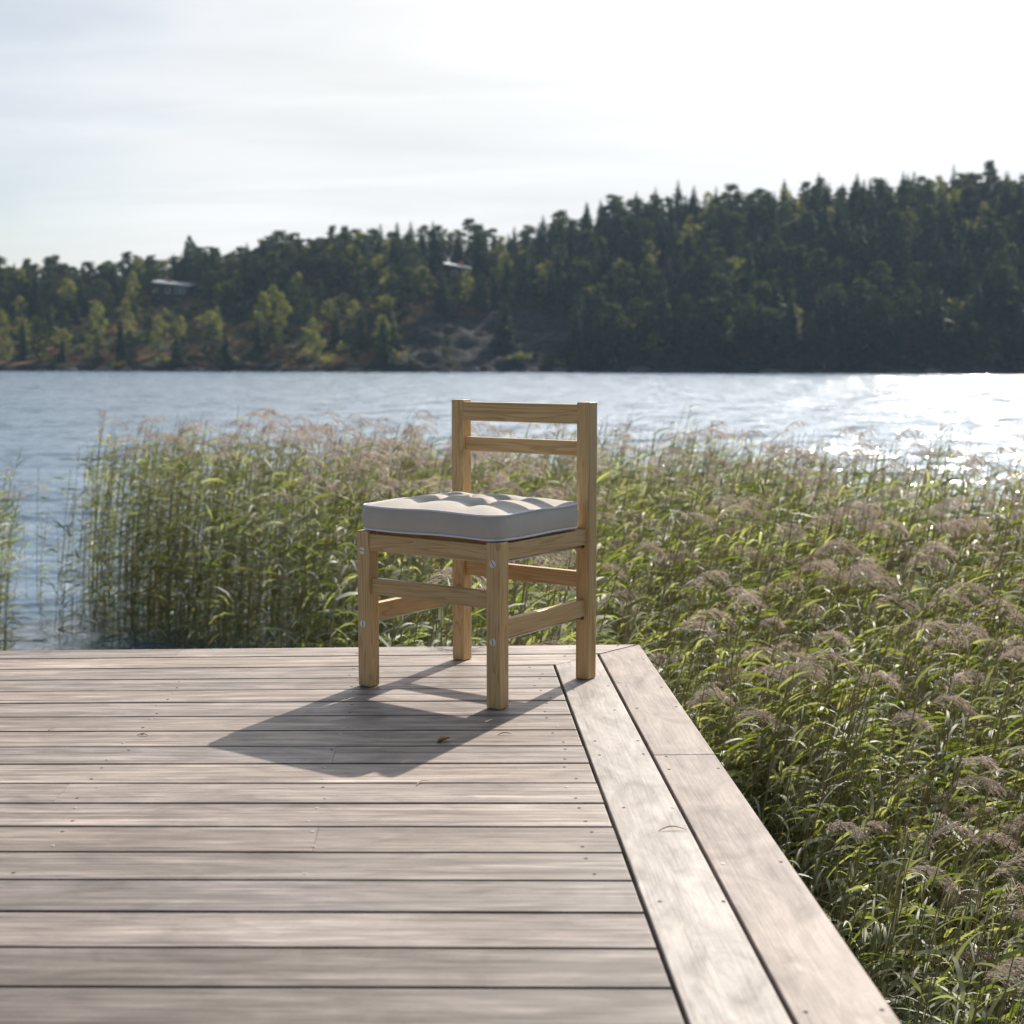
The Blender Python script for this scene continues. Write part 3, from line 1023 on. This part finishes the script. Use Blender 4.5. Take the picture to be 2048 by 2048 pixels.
ROW_TINT = [1.12, 1.18, 1.0, 0.86, 1.16, 0.98, 0.95, 0.97, 0.98, 1.14, 1.10, 1.10, 0.84, 0.82, 0.72, 0.98, 0.60, 0.60, 0.8, 0.8]
ROW_STRIPE = [0.5, 0.1, 0.7, 0.25, 0.95, 0.35, 0.2, 0.2, 0.35, 0.9, 0.4, 0.9, 0.15, 0.1, 0.2, 0.45, 0.1, 0.15, 0.3, 0.3]
JOINT = {0: -1.457, 8: -0.885, 10: -1.44, 12: -0.877}
BORDER_X = -0.297
rows = []
for i in range(len(GAPS) - 1):
    Y1 = lambda x, i=i: gap_y(i, x) - G
    Y0 = lambda x, i=i: gap_y(i + 1, x) + G
    rot_i = 0.5 * (gap_slope(i) + gap_slope(i + 1))
    xr = BORDER_X - G
    k = ROW_TINT[i] if i < len(ROW_TINT) else random.uniform(0.88, 1.08)
    st = ROW_STRIPE[i] if i < len(ROW_STRIPE) else random.random()
    warm = random.uniform(-0.03, 0.03)
    tint = (k * (1 + warm), k, k * (1 - warm * 1.2))
    if i < 2:                                          # the first two rows are mitred against the border
        right = [(-GAPS[i + 1] + G - 0.004, -GAPS[i + 1] + G), (-GAPS[i] - G - 0.004, -GAPS[i] - G)]
    else:
        right = [(xr, Y0(xr)), (xr, Y1(xr))]
    segs = [X_L, JOINT[i], None] if i in JOINT else [X_L, None]
    brd = []
    for a, b in zip(segs, segs[1:]):
        g0 = a if a == X_L else a + 0.0004
        if b is None:
            poly = [(g0, Y0(g0)), right[0], right[1], (g0, Y1(g0))]
            tt = tint
        else:
            bb = b - 0.0004
            poly = [(g0, Y0(g0)), (bb, Y0(bb)), (bb, Y1(bb)), (g0, Y1(g0))]
            tt = tuple(x * 0.86 for x in tint) if i in (0, 10) else tuple(x * 0.96 for x in tint)
        o, cx, cy = add_board(poly, tt, min(st + 0.2, 1), rot_i, flat_ends=len(segs) > 2)
        brd.append((g0, right[0][0] if b is None else b, o, cx, cy))
    rows.append((Y0, Y1, brd, rot_i))

# border boards down the right side: the outer one is grey, the inner one almost white
def vboard(x0, x1, ya, yb, miter, tint, st, label=None):
    top = [(x1, -(-x1) - 0.002 if miter else ya), (x0, -(-x0) - 0.002 if miter else ya)]
    poly = [(x0, yb), (x1, yb), top[0], top[1]]
    return add_board(poly, tint, st, math.pi / 2, label, mat='border')


b_out1 = vboard(-0.1445, 0.0, 0, -1.274, True, (0.93, 0.86, 0.83), 0.12)
b_out2 = vboard(-0.1445, 0.0, -1.2756, -5.6, False, (0.86, 0.79, 0.765), 0.12)
b_in = vboard(BORDER_X + G, -0.1445 - 2 * G, 0, -5.6, True, (1.18, 1.22, 1.235), 0.0, 'almost white border board')


def screw_deck(x, y, bright):
    for (o, cx, cy), (x0, x1, ya, yb) in ((b_out1, (-.1445, 0, 0, -1.274)), (b_out2, (-.1445, 0, -1.275, -5.6)), (b_in, (-.297, -.147, 0, -5.6))):
        if x0 <= x <= x1 and yb <= y <= ya:
            add_screw(o, (y - cy), -(x - cx), bright); return
    for (Y0, Y1, brd, ra) in rows:
        if Y0(x) <= y <= Y1(x):
            for (xa, xb, o, cx, cy) in brd:
                if xa <= x <= xb:
                    c, s_ = math.cos(ra), math.sin(ra)
                    add_screw(o, (x - cx) * c + (y - cy) * s_, -(x - cx) * s_ + (y - cy) * c, bright); return


BORDER_SCREWS = [(-.183, -.853), (-.267, -1.151), (-.164, -1.154), (-.27, -1.272), (-.167, -1.269), (-.263, -1.659), (-.163, -1.664), (-.053, -.227),
                 (-.018, -.229), (-.122, -.835), (-.016, -.824), (-.116, -1.29), (-.126, -1.392), (-.015, -1.39), (-.267, -2.164), (-.159, -2.169),
                 (-.124, -1.989), (-.016, -1.985), (-.124, -2.578), (-.015, -2.577), (-.27, -.62), (-.168, -.58), (-.13, -.53), (-.02, -.60)]
for x, y in BORDER_SCREWS: screw_deck(x, y, random.random() < 0.12)
for i, (Y0, Y1, brd, ra) in enumerate(rows[:17]):
    for end in (0, 1):
        for xs, show, pb in ((-0.358 if i > 1 else -0.24, True, 0.25), (-0.885, True, 0.6), (-1.385, i > 2, 0.35)):
            if not show: continue
            x = xs + random.uniform(-0.018, 0.018)
            screw_deck(x, Y0(x) + 0.028 if end == 0 else Y1(x) - 0.028, random.random() < pb)
for x, y in [(-.643, -1.636), (-.604, -1.7), (-1.272, -.573), (-1.341, -.882)]: screw_deck(x, y, False)

# timber below the boards
for k in range(11):
    x = -0.345 - 0.54 * k
    obj_bm('joist', box_bm(x - 0.024, x + 0.024, -5.6, -0.05, -0.20, -BT - 0.002), M['joist'], deck)
obj_bm('joist', box_bm(-0.06, -0.014, -5.6, -0.012, -0.20, -BT - 0.002), M['joist'], deck)
obj_bm('joist', box_bm(X_L, -0.068, -0.046, -0.012, -0.20, -BT - 0.0025), M['joist'], deck)
for x in (-0.25, -2.4, -4.6):
    for y in (-0.25, -2.6, -5.0):
        obj_bm('post', tube_bm([(x, y, -2.6), (x, y, -0.21)], 0.085, 12), M['joist'], deck)


# ------------------------------------------------------------------ chair
YAW = -0.621
chair = empty('wooden_chair', (-0.0322, 3.6199, 0), YAW)
tag(chair, 'low backed square legged pine chair standing on the corner of the deck', 'chair')
W, D, LX, LY, HF, HB = 0.4918, 0.4712, 0.0437, 0.0415, 0.440, 0.7924


def rail(name, x0, x1, y0, y1, z0, z1, mat, bev=0.0022):
    return obj_bm(name, box_bm(x0, x1, y0, y1, z0, z1, bev, 2), M[mat], chair)


legs = {}
for (sx, sy) in (('L', 'F'), ('R', 'F'), ('L', 'B'), ('R', 'B')):
    x1 = 0.0 if sx == 'R' else -(W - LX)
    y0 = 0.0 if sy == 'F' else D - LY
    legs[sx + sy] = rail('leg', x1 - LX, x1, y0, y0 + LY, 0.0006, HF if sy == 'F' else HB, 'wood_z', 0.0028)
xi0, xi1 = -(W - LX) - 0.001 + 0.0, -LX + 0.001      # between the legs, let 1 mm in
yi0, yi1 = LY - 0.001, D - LY + 0.001
rail('apron', xi0, xi1, 0.003, 0.025, 0.385, 0.433, 'wood_x')
rail('apron', -0.030, -0.008, yi0, yi1, 0.3905, 0.4345, 'wood_y')
rail('apron', -W + 0.008, -W + 0.030, yi0, yi1, 0.3905, 0.4345, 'wood_y')
rail('stretcher', xi0, xi1, 0.010, 0.031, 0.2625, 0.308, 'wood_x')
rail('stretcher', xi0, xi1, 0.440, 0.461, 0.264, 0.309, 'wood_x')
rail('stretcher', -0.034, -0.013, yi0, yi1, 0.184, 0.232, 'wood_y')
rail('stretcher', -W + 0.013, -W + 0.034, yi0, yi1, 0.184, 0.232, 'wood_y')
rail('back_rail', xi0, xi1, 0.432, 0.454, 0.7305, 0.786, 'wood_x')
rail('back_rail', xi0, xi1, 0.441, 0.462, 0.6395, 0.682, 'wood_x')
for k in range(5):
    y = 0.052 + 0.083 * k
    rail('seat_slat', -W + 0.031, -0.031, y, y + 0.060, 0.418, 0.4385, 'wood_x', 0.002)
for xs_ in (-0.0215, -W + 0.0205):
    for zc in (0.3845, 0.1785):
        obj_bm('tie_rod', tube_bm([(xs_, 0.02, zc), (xs_, D - LY + 0.012, zc)], 0.0031, 8), M['steel'], chair, True)
        # dark socket where the rod enters the rear leg
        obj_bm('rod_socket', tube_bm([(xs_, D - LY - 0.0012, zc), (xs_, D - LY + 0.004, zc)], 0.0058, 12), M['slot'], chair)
        bm = tube_bm([(xs_, -0.0016, zc), (xs_, 0.004, zc)], 0.0100, 24)
        bt = obj_bm('bolt', bm, M['bolt'], chair)
        an = {(-0.0215, 0.3845): 0.95, (-0.0215, 0.1785): 1.35}.get((xs_, zc), 0.1 if zc > 0.3 else 1.5)
        bm = box_bm(-0.0088, 0.0088, -0.0004, 0.0006, -0.0008, 0.0008)
        bmesh.ops.transform(bm, matrix=Matrix.Translation((xs_, -0.0018, zc)) @ Matrix.Rotation(an, 4, 'Y'), verts=bm.verts)
        obj_bm('slot', bm, M['slot'], bt)

# ------------------------------------------------------------------ cushion
CX0, CX1, CY0, CY1 = -0.483, -0.011, -0.001, 0.408
CR = 0.040
cush = empty('seat_cushion', (-0.0322, 3.6199, 0), YAW)
cc = Vector(((CX0 + CX1) / 2, (CY0 + CY1) / 2, 0.4395))
e = Matrix.Rotation(YAW, 4, 'Z') @ cc
cush.location = (chair.location.x + e.x, chair.location.y + e.y, cc.z)
tag(cush, 'thick beige tufted seat cushion with white piping lying on the chair', 'cushion')
HW, HD = (CX1 - CX0) / 2, (CY1 - CY0) / 2


def outline(grow=0.0, n=20, per=14):
    """rounded rectangle, counter-clockwise, as (x, y, nx, ny)"""
    pts = []
    for (sx, sy, a0) in ((1, -1, -math.pi / 2), (1, 1, 0), (-1, 1, math.pi / 2), (-1, -1, math.pi)):
        cx, cy = sx * (HW - CR), sy * (HD - CR)
        for k in range(n + 1):
            a = a0 + (math.pi / 2) * k / n
            pts.append((cx + (CR + grow) * math.cos(a), cy + (CR + grow) * math.sin(a), math.cos(a), math.sin(a)))
        # straight run to the next corner
        nx_, ny_ = {(1, -1): (1, 1), (1, 1): (-1, 1), (-1, 1): (-1, -1), (-1, -1): (1, -1)}[(sx, sy)]
        a = a0 + math.pi / 2
        p0 = pts[-1]
        q = (nx_ * (HW - CR) + (CR + grow) * math.cos(a), ny_ * (HD - CR) + (CR + grow) * math.sin(a))
        for k in range(1, per):
            f = k / per
            pts.append((p0[0] + (q[0] - p0[0]) * f, p0[1] + (q[1] - p0[1]) * f, math.cos(a), math.sin(a)))
    return pts


TUFT = [(sx * HW * 0.36, sy * HD * 0.36) for sx in (-1, 1) for sy in (-1, 1)]
SEAM_T, SEAM_B = 0.0705, 0.0065


def seam_top(x, y):
    return SEAM_T + 0.0016 * math.sin(x * 21 + 1) + 0.0014 * math.sin(y * 25 + 2.2)


def seam_bot(x, y):
    return SEAM_B + 0.0016 * math.sin(x * 17 + 0.3) + 0.001 * math.sin(y * 21)


def top_z(x, y, edge):
    """edge 0 at the seam, 1 in the middle"""
    z = 0.027 * (1 - (1 - edge) ** 2.4)
    dip = 0.0
    for (tx, ty) in TUFT:
        d = math.hypot(x - tx, y - ty)
        dip += 0.012 * math.exp(-(d / 0.034) ** 2) + 0.0050 * math.exp(-(d / 0.085) ** 2)
    # creases from the tufts to each other and out to the edges
    for (tx, ty) in TUFT[:2]:
        pass
    cr = 0.0075 * math.exp(-((abs(x) - HW * 0.36) / 0.020) ** 2) + 0.0075 * math.exp(-((abs(y) - HD * 0.36) / 0.020) ** 2)
    z -= (dip + cr) * (0.25 + 0.75 * min(1.0, edge * 1.6))
    return max(z, -0.002)


bm = bmesh.new()
ol = outline()
no = len(ol)
NR = 26
rings = []
# underside, side band (bulging), top
levels = [('b', 0.55), ('b', 0.8), ('b', 0.93)]
for kind, f in levels:
    rings.append([bm.verts.new((x * f, y * f, 0.0008 + 0.002 * f)) for x, y, nx, ny in ol])
NS = 9
for k in range(NS + 1):
    u = k / NS
    ring = []
    for i, (x, y, nx, ny) in enumerate(ol):
        zb, zt = seam_bot(x, y), seam_top(x, y)
        bulge = 0.0065 * math.sin(math.pi * u) + 0.0012 * math.sin(i * 0.9 + 3 * u) * math.sin(math.pi * u) * math.sin(i * 0.13)
        ring.append(bm.verts.new((x + nx * bulge, y + ny * bulge, zb + (zt - zb) * u)))
    rings.append(ring)
for k in range(1, NR):
    f = 1 - (k / NR) ** 1.0
    edge = k / NR
    rings.append([bm.verts.new((x * f, y * f, seam_top(x, y) + top_z(x * f, y * f, edge))) for x, y, nx, ny in ol])
for a, b in zip(rings, rings[1:]):
    for i in range(no):
        bm.faces.new((a[i], a[(i + 1) % no], b[(i + 1) % no], b[i]))
bm.faces.new(rings[0][::-1])
cv = bm.verts.new((0, 0, SEAM_T + top_z(0, 0, 1)))
for i in range(no):
    bm.faces.new((rings[-1][i], rings[-1][(i + 1) % no], cv))
bmesh.ops.recalc_face_normals(bm, faces=bm.faces[:])
obj_bm('cover', bm, M['cloth'], cush, True)
obj_bm('piping', tube_bm([(x + nx * 0.0015, y + ny * 0.0015, seam_top(x, y) + 0.0005) for x, y, nx, ny in ol], 0.0030, 8, True), M['piping'], cush, True)
obj_bm('piping', tube_bm([(x + nx * 0.0015, y + ny * 0.0015, seam_bot(x, y)) for x, y, nx, ny in ol], 0.0030, 8, True), M['piping'], cush, True)
for (tx, ty) in TUFT:
    bm = bmesh.new()
    bmesh.ops.create_uvsphere(bm, u_segments=14, v_segments=8, radius=0.0075)
    edge = 1 - max(abs(tx) / HW, abs(ty) / HD)
    bmesh.ops.transform(bm, matrix=Matrix.Translation((tx, ty, SEAM_T + top_z(tx, ty, edge) + 0.001)) @ Matrix.Diagonal((1, 1, 0.45, 1)), verts=bm.verts)
    obj_bm('tuft_button', bm, M['cloth'], cush, True)


# ------------------------------------------------------------------ litter on the deck
def deck_pt(x, y):
    c, s = math.cos(TH), math.sin(TH)
    return Vector((DO.x + x * c - y * s, DO.y + x * s + y * c, 0))


p = deck_pt(-0.63, -1.137)
q = Quads()
ls = []
for k in range(9):
    u = k / 8
    w = 0.011 * math.sin(math.pi * u) ** 0.7 * (1 + 0.25 * math.sin(u * 19))
    ls.append((0.036 * (u - 0.5), w, 0.003 + 0.008 * u * (1 - u) + 0.006 * abs(w) / 0.011))
left = [(x, w, z) for x, w, z in ls]; mid = [(x, 0, 0.0025 + 0.004 * math.sin(3 * x / 0.036)) for x, w, z in ls]; right = [(x, -w * 0.8, z * 1.2) for x, w, z in ls]
q.strip(left, mid, 0, .5); q.strip(mid, right, 0, .5)
me = quads_mesh('dry_leaf', *q.arrays(), smooth=True)
lf = link_mesh('dry_leaf', me, M['leaf_litter'])
sol = lf.modifiers.new('solid', 'SOLIDIFY'); sol.thickness = 0.0006
lf.location = p; lf.rotation_euler = (0, 0, 0.5)
tag(lf, 'small curled ochre leaf lying in the shadow of the chair', 'leaf')

TWIGS = [((-.481, -1.086), 0.035, 0.15, 'twig', 'short red brown pine needle on the boards right of the chair shadow'),
         ((-.187, -1.808), 0.055, 0.1, 'twig', 'arched red brown needle on the almost white border board'),
         ((-1.363, -1.05), 0.030, -0.3, 'twig', 'small curled needle on the boards left of the shadow tip'),
         ((-1.599, -.982), 0.026, 1.2, 'twig', 'tiny bent needle on the boards near the left edge of the photo'),
         ((-.675, -1.477), 0.045, 0.9, 'twig_pale', 'pale straw coloured needle on the boards in front of the shadow')]
for (xy, L, rz, mt, lab) in TWIGS:
    pts = [((u - 0.5) * L, 0.16 * L * math.sin(math.pi * u), 0.0015 + 0.10 * L * math.sin(math.pi * u)) for u in np.linspace(0, 1, 9)]
    o = obj_bm('pine_needle', tube_bm(pts, [0.0005 + 0.0008 * math.sin(math.pi * u) for u in np.linspace(0.08, 1, 9)], 6), M[mt], None, True)
    o.location = deck_pt(*xy); o.rotation_euler = (0, 0, rz)
    tag(o, lab, 'pine needle')


# ------------------------------------------------------------------ reeds
def make_reed(seed, lod, plume=True, H=None, dry=False):
    """materials 0 stem, 1 leaf, 2 plume; wind leans everything towards +x"""
    rng = np.random.default_rng(seed)
    q = Quads()
    H = H or rng.normal(1.70, 0.085)
    lean = rng.uniform(0.10, 0.34) * (H / 1.7)
    ly = rng.normal() * 0.09
    def stem(u): return np.array((lean * u ** 2.2, ly * u ** 2, -0.55 + u * (H + 0.55)))
    us = np.linspace(0, 1, 7)
    sr = rng.random() * 0.7 + 0.15
    q.tube([stem(u) for u in us], [0.0042 * (1 - 0.6 * u) + 0.0004 for u in us], 4 if lod == 0 else 3, 0, sr)
    nl = int(rng.integers(20, 26))
    side = rng.random() * 6.28
    for i in range(nl):
        u = 0.22 + 0.75 * (i + rng.random() * 0.5) / nl
        base = stem(u)
        an = (side + math.pi * (i % 2) + rng.normal() * 0.45)
        vx, vy = math.cos(an) + 0.95, math.sin(an)          # wind swings the blades to the lee
        an = math.atan2(vy, vx) + rng.normal() * 0.25
        dh = np.array((math.cos(an), math.sin(an), 0)); sd = np.array((-math.sin(an), math.cos(an), 0))
        L = rng.uniform(0.13, 0.29) * (1.0 if u < 0.9 else 0.75)
        w0 = rng.uniform(0.0045, 0.0095)
        up = rng.uniform(0.20, 1.15) if lod == 0 else rng.uniform(-0.05, 0.85)
        droop = rng.uniform(0.25, 1.25)
        n = 6 if lod == 0 else 4
        P = base.copy(); ang = up; ds = L / (n - 1)
        pts = [P.copy()]
        for k in range(n - 1):
            P = P + (dh * math.cos(ang) + np.array((0, 0, math.sin(ang)))) * ds
            ang -= droop / (n - 1) * (1 + k * 0.35)
            pts.append(P.copy())
        tw0 = rng.normal() * 0.5; tw1 = tw0 + rng.normal() * 0.9
        le = []; ri = []
        for k, p in enumerate(pts):
            f = k / (n - 1)
            w = w0 * (0.45 + 0.55 * min(1, f * 4)) * (1 - f ** 2.2) + 0.0006
            tw = tw0 + (tw1 - tw0) * f
            ax = sd * math.cos(tw) + np.array((0, 0, 1)) * math.sin(tw)
            le.append(tuple(p + ax * w)); ri.append(tuple(p - ax * w))
        r = rng.random() * 0.86
        if rng.random() < (0.04 if u > 0.6 else 0.22) or dry: r = 0.9 + 0.1 * rng.random()
        q.strip(le, ri, 1, r)
    if plume:
        top = stem(1.0)
        La = rng.uniform(0.16, 0.25)
        ang = rng.uniform(0.9, 1.3); az = rng.normal() * 0.35
        dh = np.array((math.cos(az), math.sin(az), 0)); sd = np.array((-math.sin(az), math.cos(az), 0))
        nod = rng.uniform(1.1, 2.3)
        def axis(f):
            a = ang - nod * f
            return top + La * (dh * (math.sin(ang) - math.sin(a) + 0 if False else (f * math.cos(ang - nod * f * 0.5))) + np.array((0, 0, f * math.sin(ang - nod * f * 0.5))))
        ax_pts = [axis(f) for f in np.linspace(0, 1, 5)]
        q.strip([tuple(p + sd * 0.0016) for p in ax_pts], [tuple(p - sd * 0.0016) for p in ax_pts], 2, 0.3)
        nb = 50 if lod == 0 else 20
        pr = rng.random()
        for k in range(nb):
            f = (k + rng.random()) / nb
            p0 = axis(f)
            L = rng.uniform(0.55, 1.0) * (0.105 * math.sin(math.pi * (0.18 + 0.76 * f)) + 0.02)
            dv = dh * rng.uniform(0.45, 1.0) + sd * rng.normal() * 0.26 + np.array((0, 0, rng.normal() * 0.16 + 0.50 - 0.95 * f))
            dv /= np.linalg.norm(dv)
            p1 = p0 + dv * L * 0.55
            p2 = p1 + (dv * 0.6 + np.array((0.25, 0, -0.75))) * L * 0.55
            wv = np.cross(dv, rng.normal(size=3)); wv /= np.linalg.norm(wv)
            w = 0.0011 if lod == 0 else 0.0022
            r = min(max(pr * 0.6 + rng.random() * 0.5, 0), 1)
            q.strip([tuple(p0 - wv * w * .5), tuple(p1 - wv * w), tuple(p2 - wv * w * .6)], [tuple(p0 + wv * w * .5), tuple(p1 + wv * w), tuple(p2 + wv * w * .6)], 2, r)
            for j in range(5 if lod == 0 else 2):           # spikelets
                s0 = p1 + (p2 - p1) * rng.random() if rng.random() < 0.65 else p0 + (p1 - p0) * rng.uniform(0.3, 1)
                d2 = dv + rng.normal(size=3) * 0.32 + np.array((0.1, 0, -0.45)); d2 /= np.linalg.norm(d2)
                w2 = np.cross(d2, rng.normal(size=3)); w2 /= np.linalg.norm(w2)
                sl = rng.uniform(0.012, 0.022) * (1.0 if lod == 0 else 1.5); sw = rng.uniform(0.0011, 0.0018) * (1.0 if lod == 0 else 1.5)
                s1 = s0 + d2 * sl
                q.strip([tuple(s0 - w2 * sw), tuple(s1 - w2 * sw * .3)], [tuple(s0 + w2 * sw), tuple(s1 + w2 * sw * .3)], 2, min(1, r + 0.15 * rng.random()))
    return q.arrays()


REED_NEAR = [make_reed(300 + k, 0, k % 4 == 0) for k in range(44)]
REED_FAR = [make_reed(500 + k, 1, k % 5 == 0) for k in range(60)]
REED_THIN = [make_reed(700 + k, 1, False, 1.15 + 0.05 * k) for k in range(6)]


NEAR_P = [a for a in REED_NEAR if (a[2] == 2).any()]; NEAR_0 = [a for a in REED_NEAR if not (a[2] == 2).any()]
FAR_P = [a for a in REED_FAR if (a[2] == 2).any()]; FAR_0 = [a for a in REED_FAR if not (a[2] == 2).any()]


def far_edge(x):
    return 14.7 - 0.05 * x + 0.7 * math.sin(x * 1.1) - (0.36 * (x - 0.6) if x > 0.6 else 0) + (0.25 * (x + 1) if x < -1 else 0)


LEFT_EDGE = [(4.0, -0.3), (7.0, -0.7), (9.0, -1.3), (11.0, -1.9), (12.0, -2.5), (12.8, -3.3), (13.4, -3.9), (14.5, -4.35), (15.5, -4.6), (20.0, -5.4)]


def left_x(y):
    return float(np.interp(y, [a for a, _ in LEFT_EDGE], [b for _, b in LEFT_EDGE]))


def deck_local(x, y):
    c, s = math.cos(TH), math.sin(TH)
    dx, dy = x - DO.x, y - DO.y
    return dx * c + dy * s, -dx * s + dy * c


def place_reeds():
    rng = np.random.default_rng(2024)
    items_near = []; items_far = []
    tries = 0
    area = 0
    for k_ in range(36000):
        y = rng.uniform(0.4, 19.0) if k_ < 30000 else rng.uniform(2.5, 8.0)
        x = rng.uniform(-6.5, 8.5) if k_ < 30000 else rng.uniform(0.4, 4.5)
        lx_, ly_ = deck_local(x, y)
        if lx_ < 0.06 and ly_ < 0.10: continue
        if lx_ < 0.35 and ly_ < 0.30 and x > -1.2: continue
        if x > 0.40 * y + 1.4: continue
        if y > far_edge(x) + rng.normal() * 0.45: continue
        xl = left_x(y) + rng.normal() * 0.22
        if x < xl and y < 30: continue
        # looser in patches so that water shows through, above all far right
        dens = 0.84 + 0.25 * math.sin(x * 1.3 + y * 0.7) * math.sin(y * 1.1 - x * 0.5)
        if x > 2.2 and y > 8.0: dens *= 0.62
        if rng.random() > dens: continue
        s = rng.normal(1.0, 0.05)
        if y < 7 and lx_ < 1.0 and ly_ < 0: s *= 0.92
        if x < -1.0: s *= 1.05
        rz = rng.normal() * 0.35
        dist = math.hypot(x, y)
        if x > 0.2:                          # shorter growth beside the deck
            s *= 0.76 + 0.24 * min(max((dist - 4.0) / 5.0, 0), 1)
            if dist > 9 and rng.random() < 0.08: s *= rng.uniform(1.06, 1.16)
        if y < 3.0 and x < 2.2: continue
        near = dist < 8.5
        c, sn = math.cos(rz), math.sin(rz)
        m3 = np.array([[c * s, -sn * s, 0], [sn * s, c * s, 0], [0, 0, s]])
        pool = (NEAR_P if rng.random() < 0.075 else NEAR_0) if near else (FAR_P if rng.random() < (0.22 if x < -0.3 else 0.085) else FAR_0)
        arr = pool[rng.integers(0, len(pool))]
        items_near.append([dist, arr, m3, (x, y, WATER_Z), (rng.uniform(-.04, .04), 0), near, rz, s])
    return items_near


reeds = place_reeds()
# a second patch beyond the left edge of the picture, and thin growth between
rng = np.random.default_rng(77)
for _ in range(260):
    y = rng.uniform(11.5, 13.4); x = px_x(rng.uniform(-360, -8), y) + rng.normal() * 0.05
    s = rng.normal(0.86, 0.07); rz = rng.normal() * 0.4; c, sn = math.cos(rz), math.sin(rz)
    reeds.append([99, REED_FAR[rng.integers(0, 60)], np.array([[c * s, -sn * s, 0], [sn * s, c * s, 0], [0, 0, s]]), (x, y, WATER_Z), (0.06, 0), False, rz, s])

# the reeds nearest the border board of the deck are things of their own
vis = []
for i, r in enumerate(reeds):
    x, y = r[3][0], r[3][1]
    px = 1024 + x / y * FPX
    lx_, ly_ = deck_local(x, y)
    if y > 3.4 and 1450 < px < 2060 and r[0] < 6.4 and lx_ > 0.05:
        vis.append((r[0], i))
vis.sort()
pick = [i for _, i in vis[:70]]
pick_set = set(pick)
RMESH = {}


def reed_parts(arr):
    k = id(arr)
    if k not in RMESH:
        out = []
        for nm, idx, mt in (('stem', 0, 'reed_stem'), ('leaves', 1, 'reed_leaf'), ('plume', 2, 'reed_plume')):
            if (arr[2] == idx).any():
                m_ = quads_mesh(nm, *arr, keep=[idx])
                m_.materials.append(M[mt])
                out.append((nm, m_))
        RMESH[k] = out
    return RMESH[k]


def reed_thing(arr, loc, rz, s, label, group):
    root = empty('reed', loc, rz)
    root.scale = (s, s, s)
    tag(root, label, 'reed', group)
    for nm, m_ in reed_parts(arr):
        o = bpy.data.objects.new(nm, m_)
        col.objects.link(o); o.parent = root


for i in pick:
    r = reeds[i]
    pl = (r[1][2] == 2).any()
    reed_thing(r[1], r[3], r[6], r[7],
               'tall reed with a drooping brown plume beside the right border of the deck' if pl else 'leafy reed without a plume beside the right border of the deck',
               'plumed reeds beside the border of the deck' if pl else 'plumeless reeds beside the border of the deck')
items = [(r[1], r[2], r[3], r[4]) for i, r in enumerate(reeds) if i not in pick_set]
me = merge_instances('reeds', items, None, None, lambda m, sh: m)
tag(link_mesh('reed_bed', me, [M['reed_stem'], M['reed_leaf'], M['reed_plume']]),
    'dense bed of green reeds with brown plumes standing in the lake round the deck', 'reed bed', None, 'stuff')
print('reeds', len(reeds), 'faces', len(me.polygons), 'trees', len(forest))

for k in range(18):
    y = rng.uniform(12.4, 15.8); px = rng.uniform(40, 210)
    reed_thing(REED_THIN[k % 6], (px_x(px, y), y, WATER_Z), rng.normal() * 0.5, rng.uniform(0.75, 1.15),
               'slender sparse reed standing in the open water left of the reed bed', 'slender reeds in the open water')


# ------------------------------------------------------------------ air over the lake
hz = bpy.data.materials.new('lake_haze')
hz.use_nodes = True
t = hz.node_tree
t.nodes.clear()
ho = N(t, 'ShaderNodeOutputMaterial')
pv = N(t, 'ShaderNodeVolumePrincipled')
pv.inputs['Color'].default_value = (0.55, 0.76, 1.0, 1)
pv.inputs['Density'].default_value = 0.00014
pv.inputs['Anisotropy'].default_value = 0.3
t.links.new(pv.outputs[0], ho.inputs['Volume'])
tag(obj_bm('haze', box_bm(-640, 640, -320, 660, -7, 75), hz), kind='stuff')
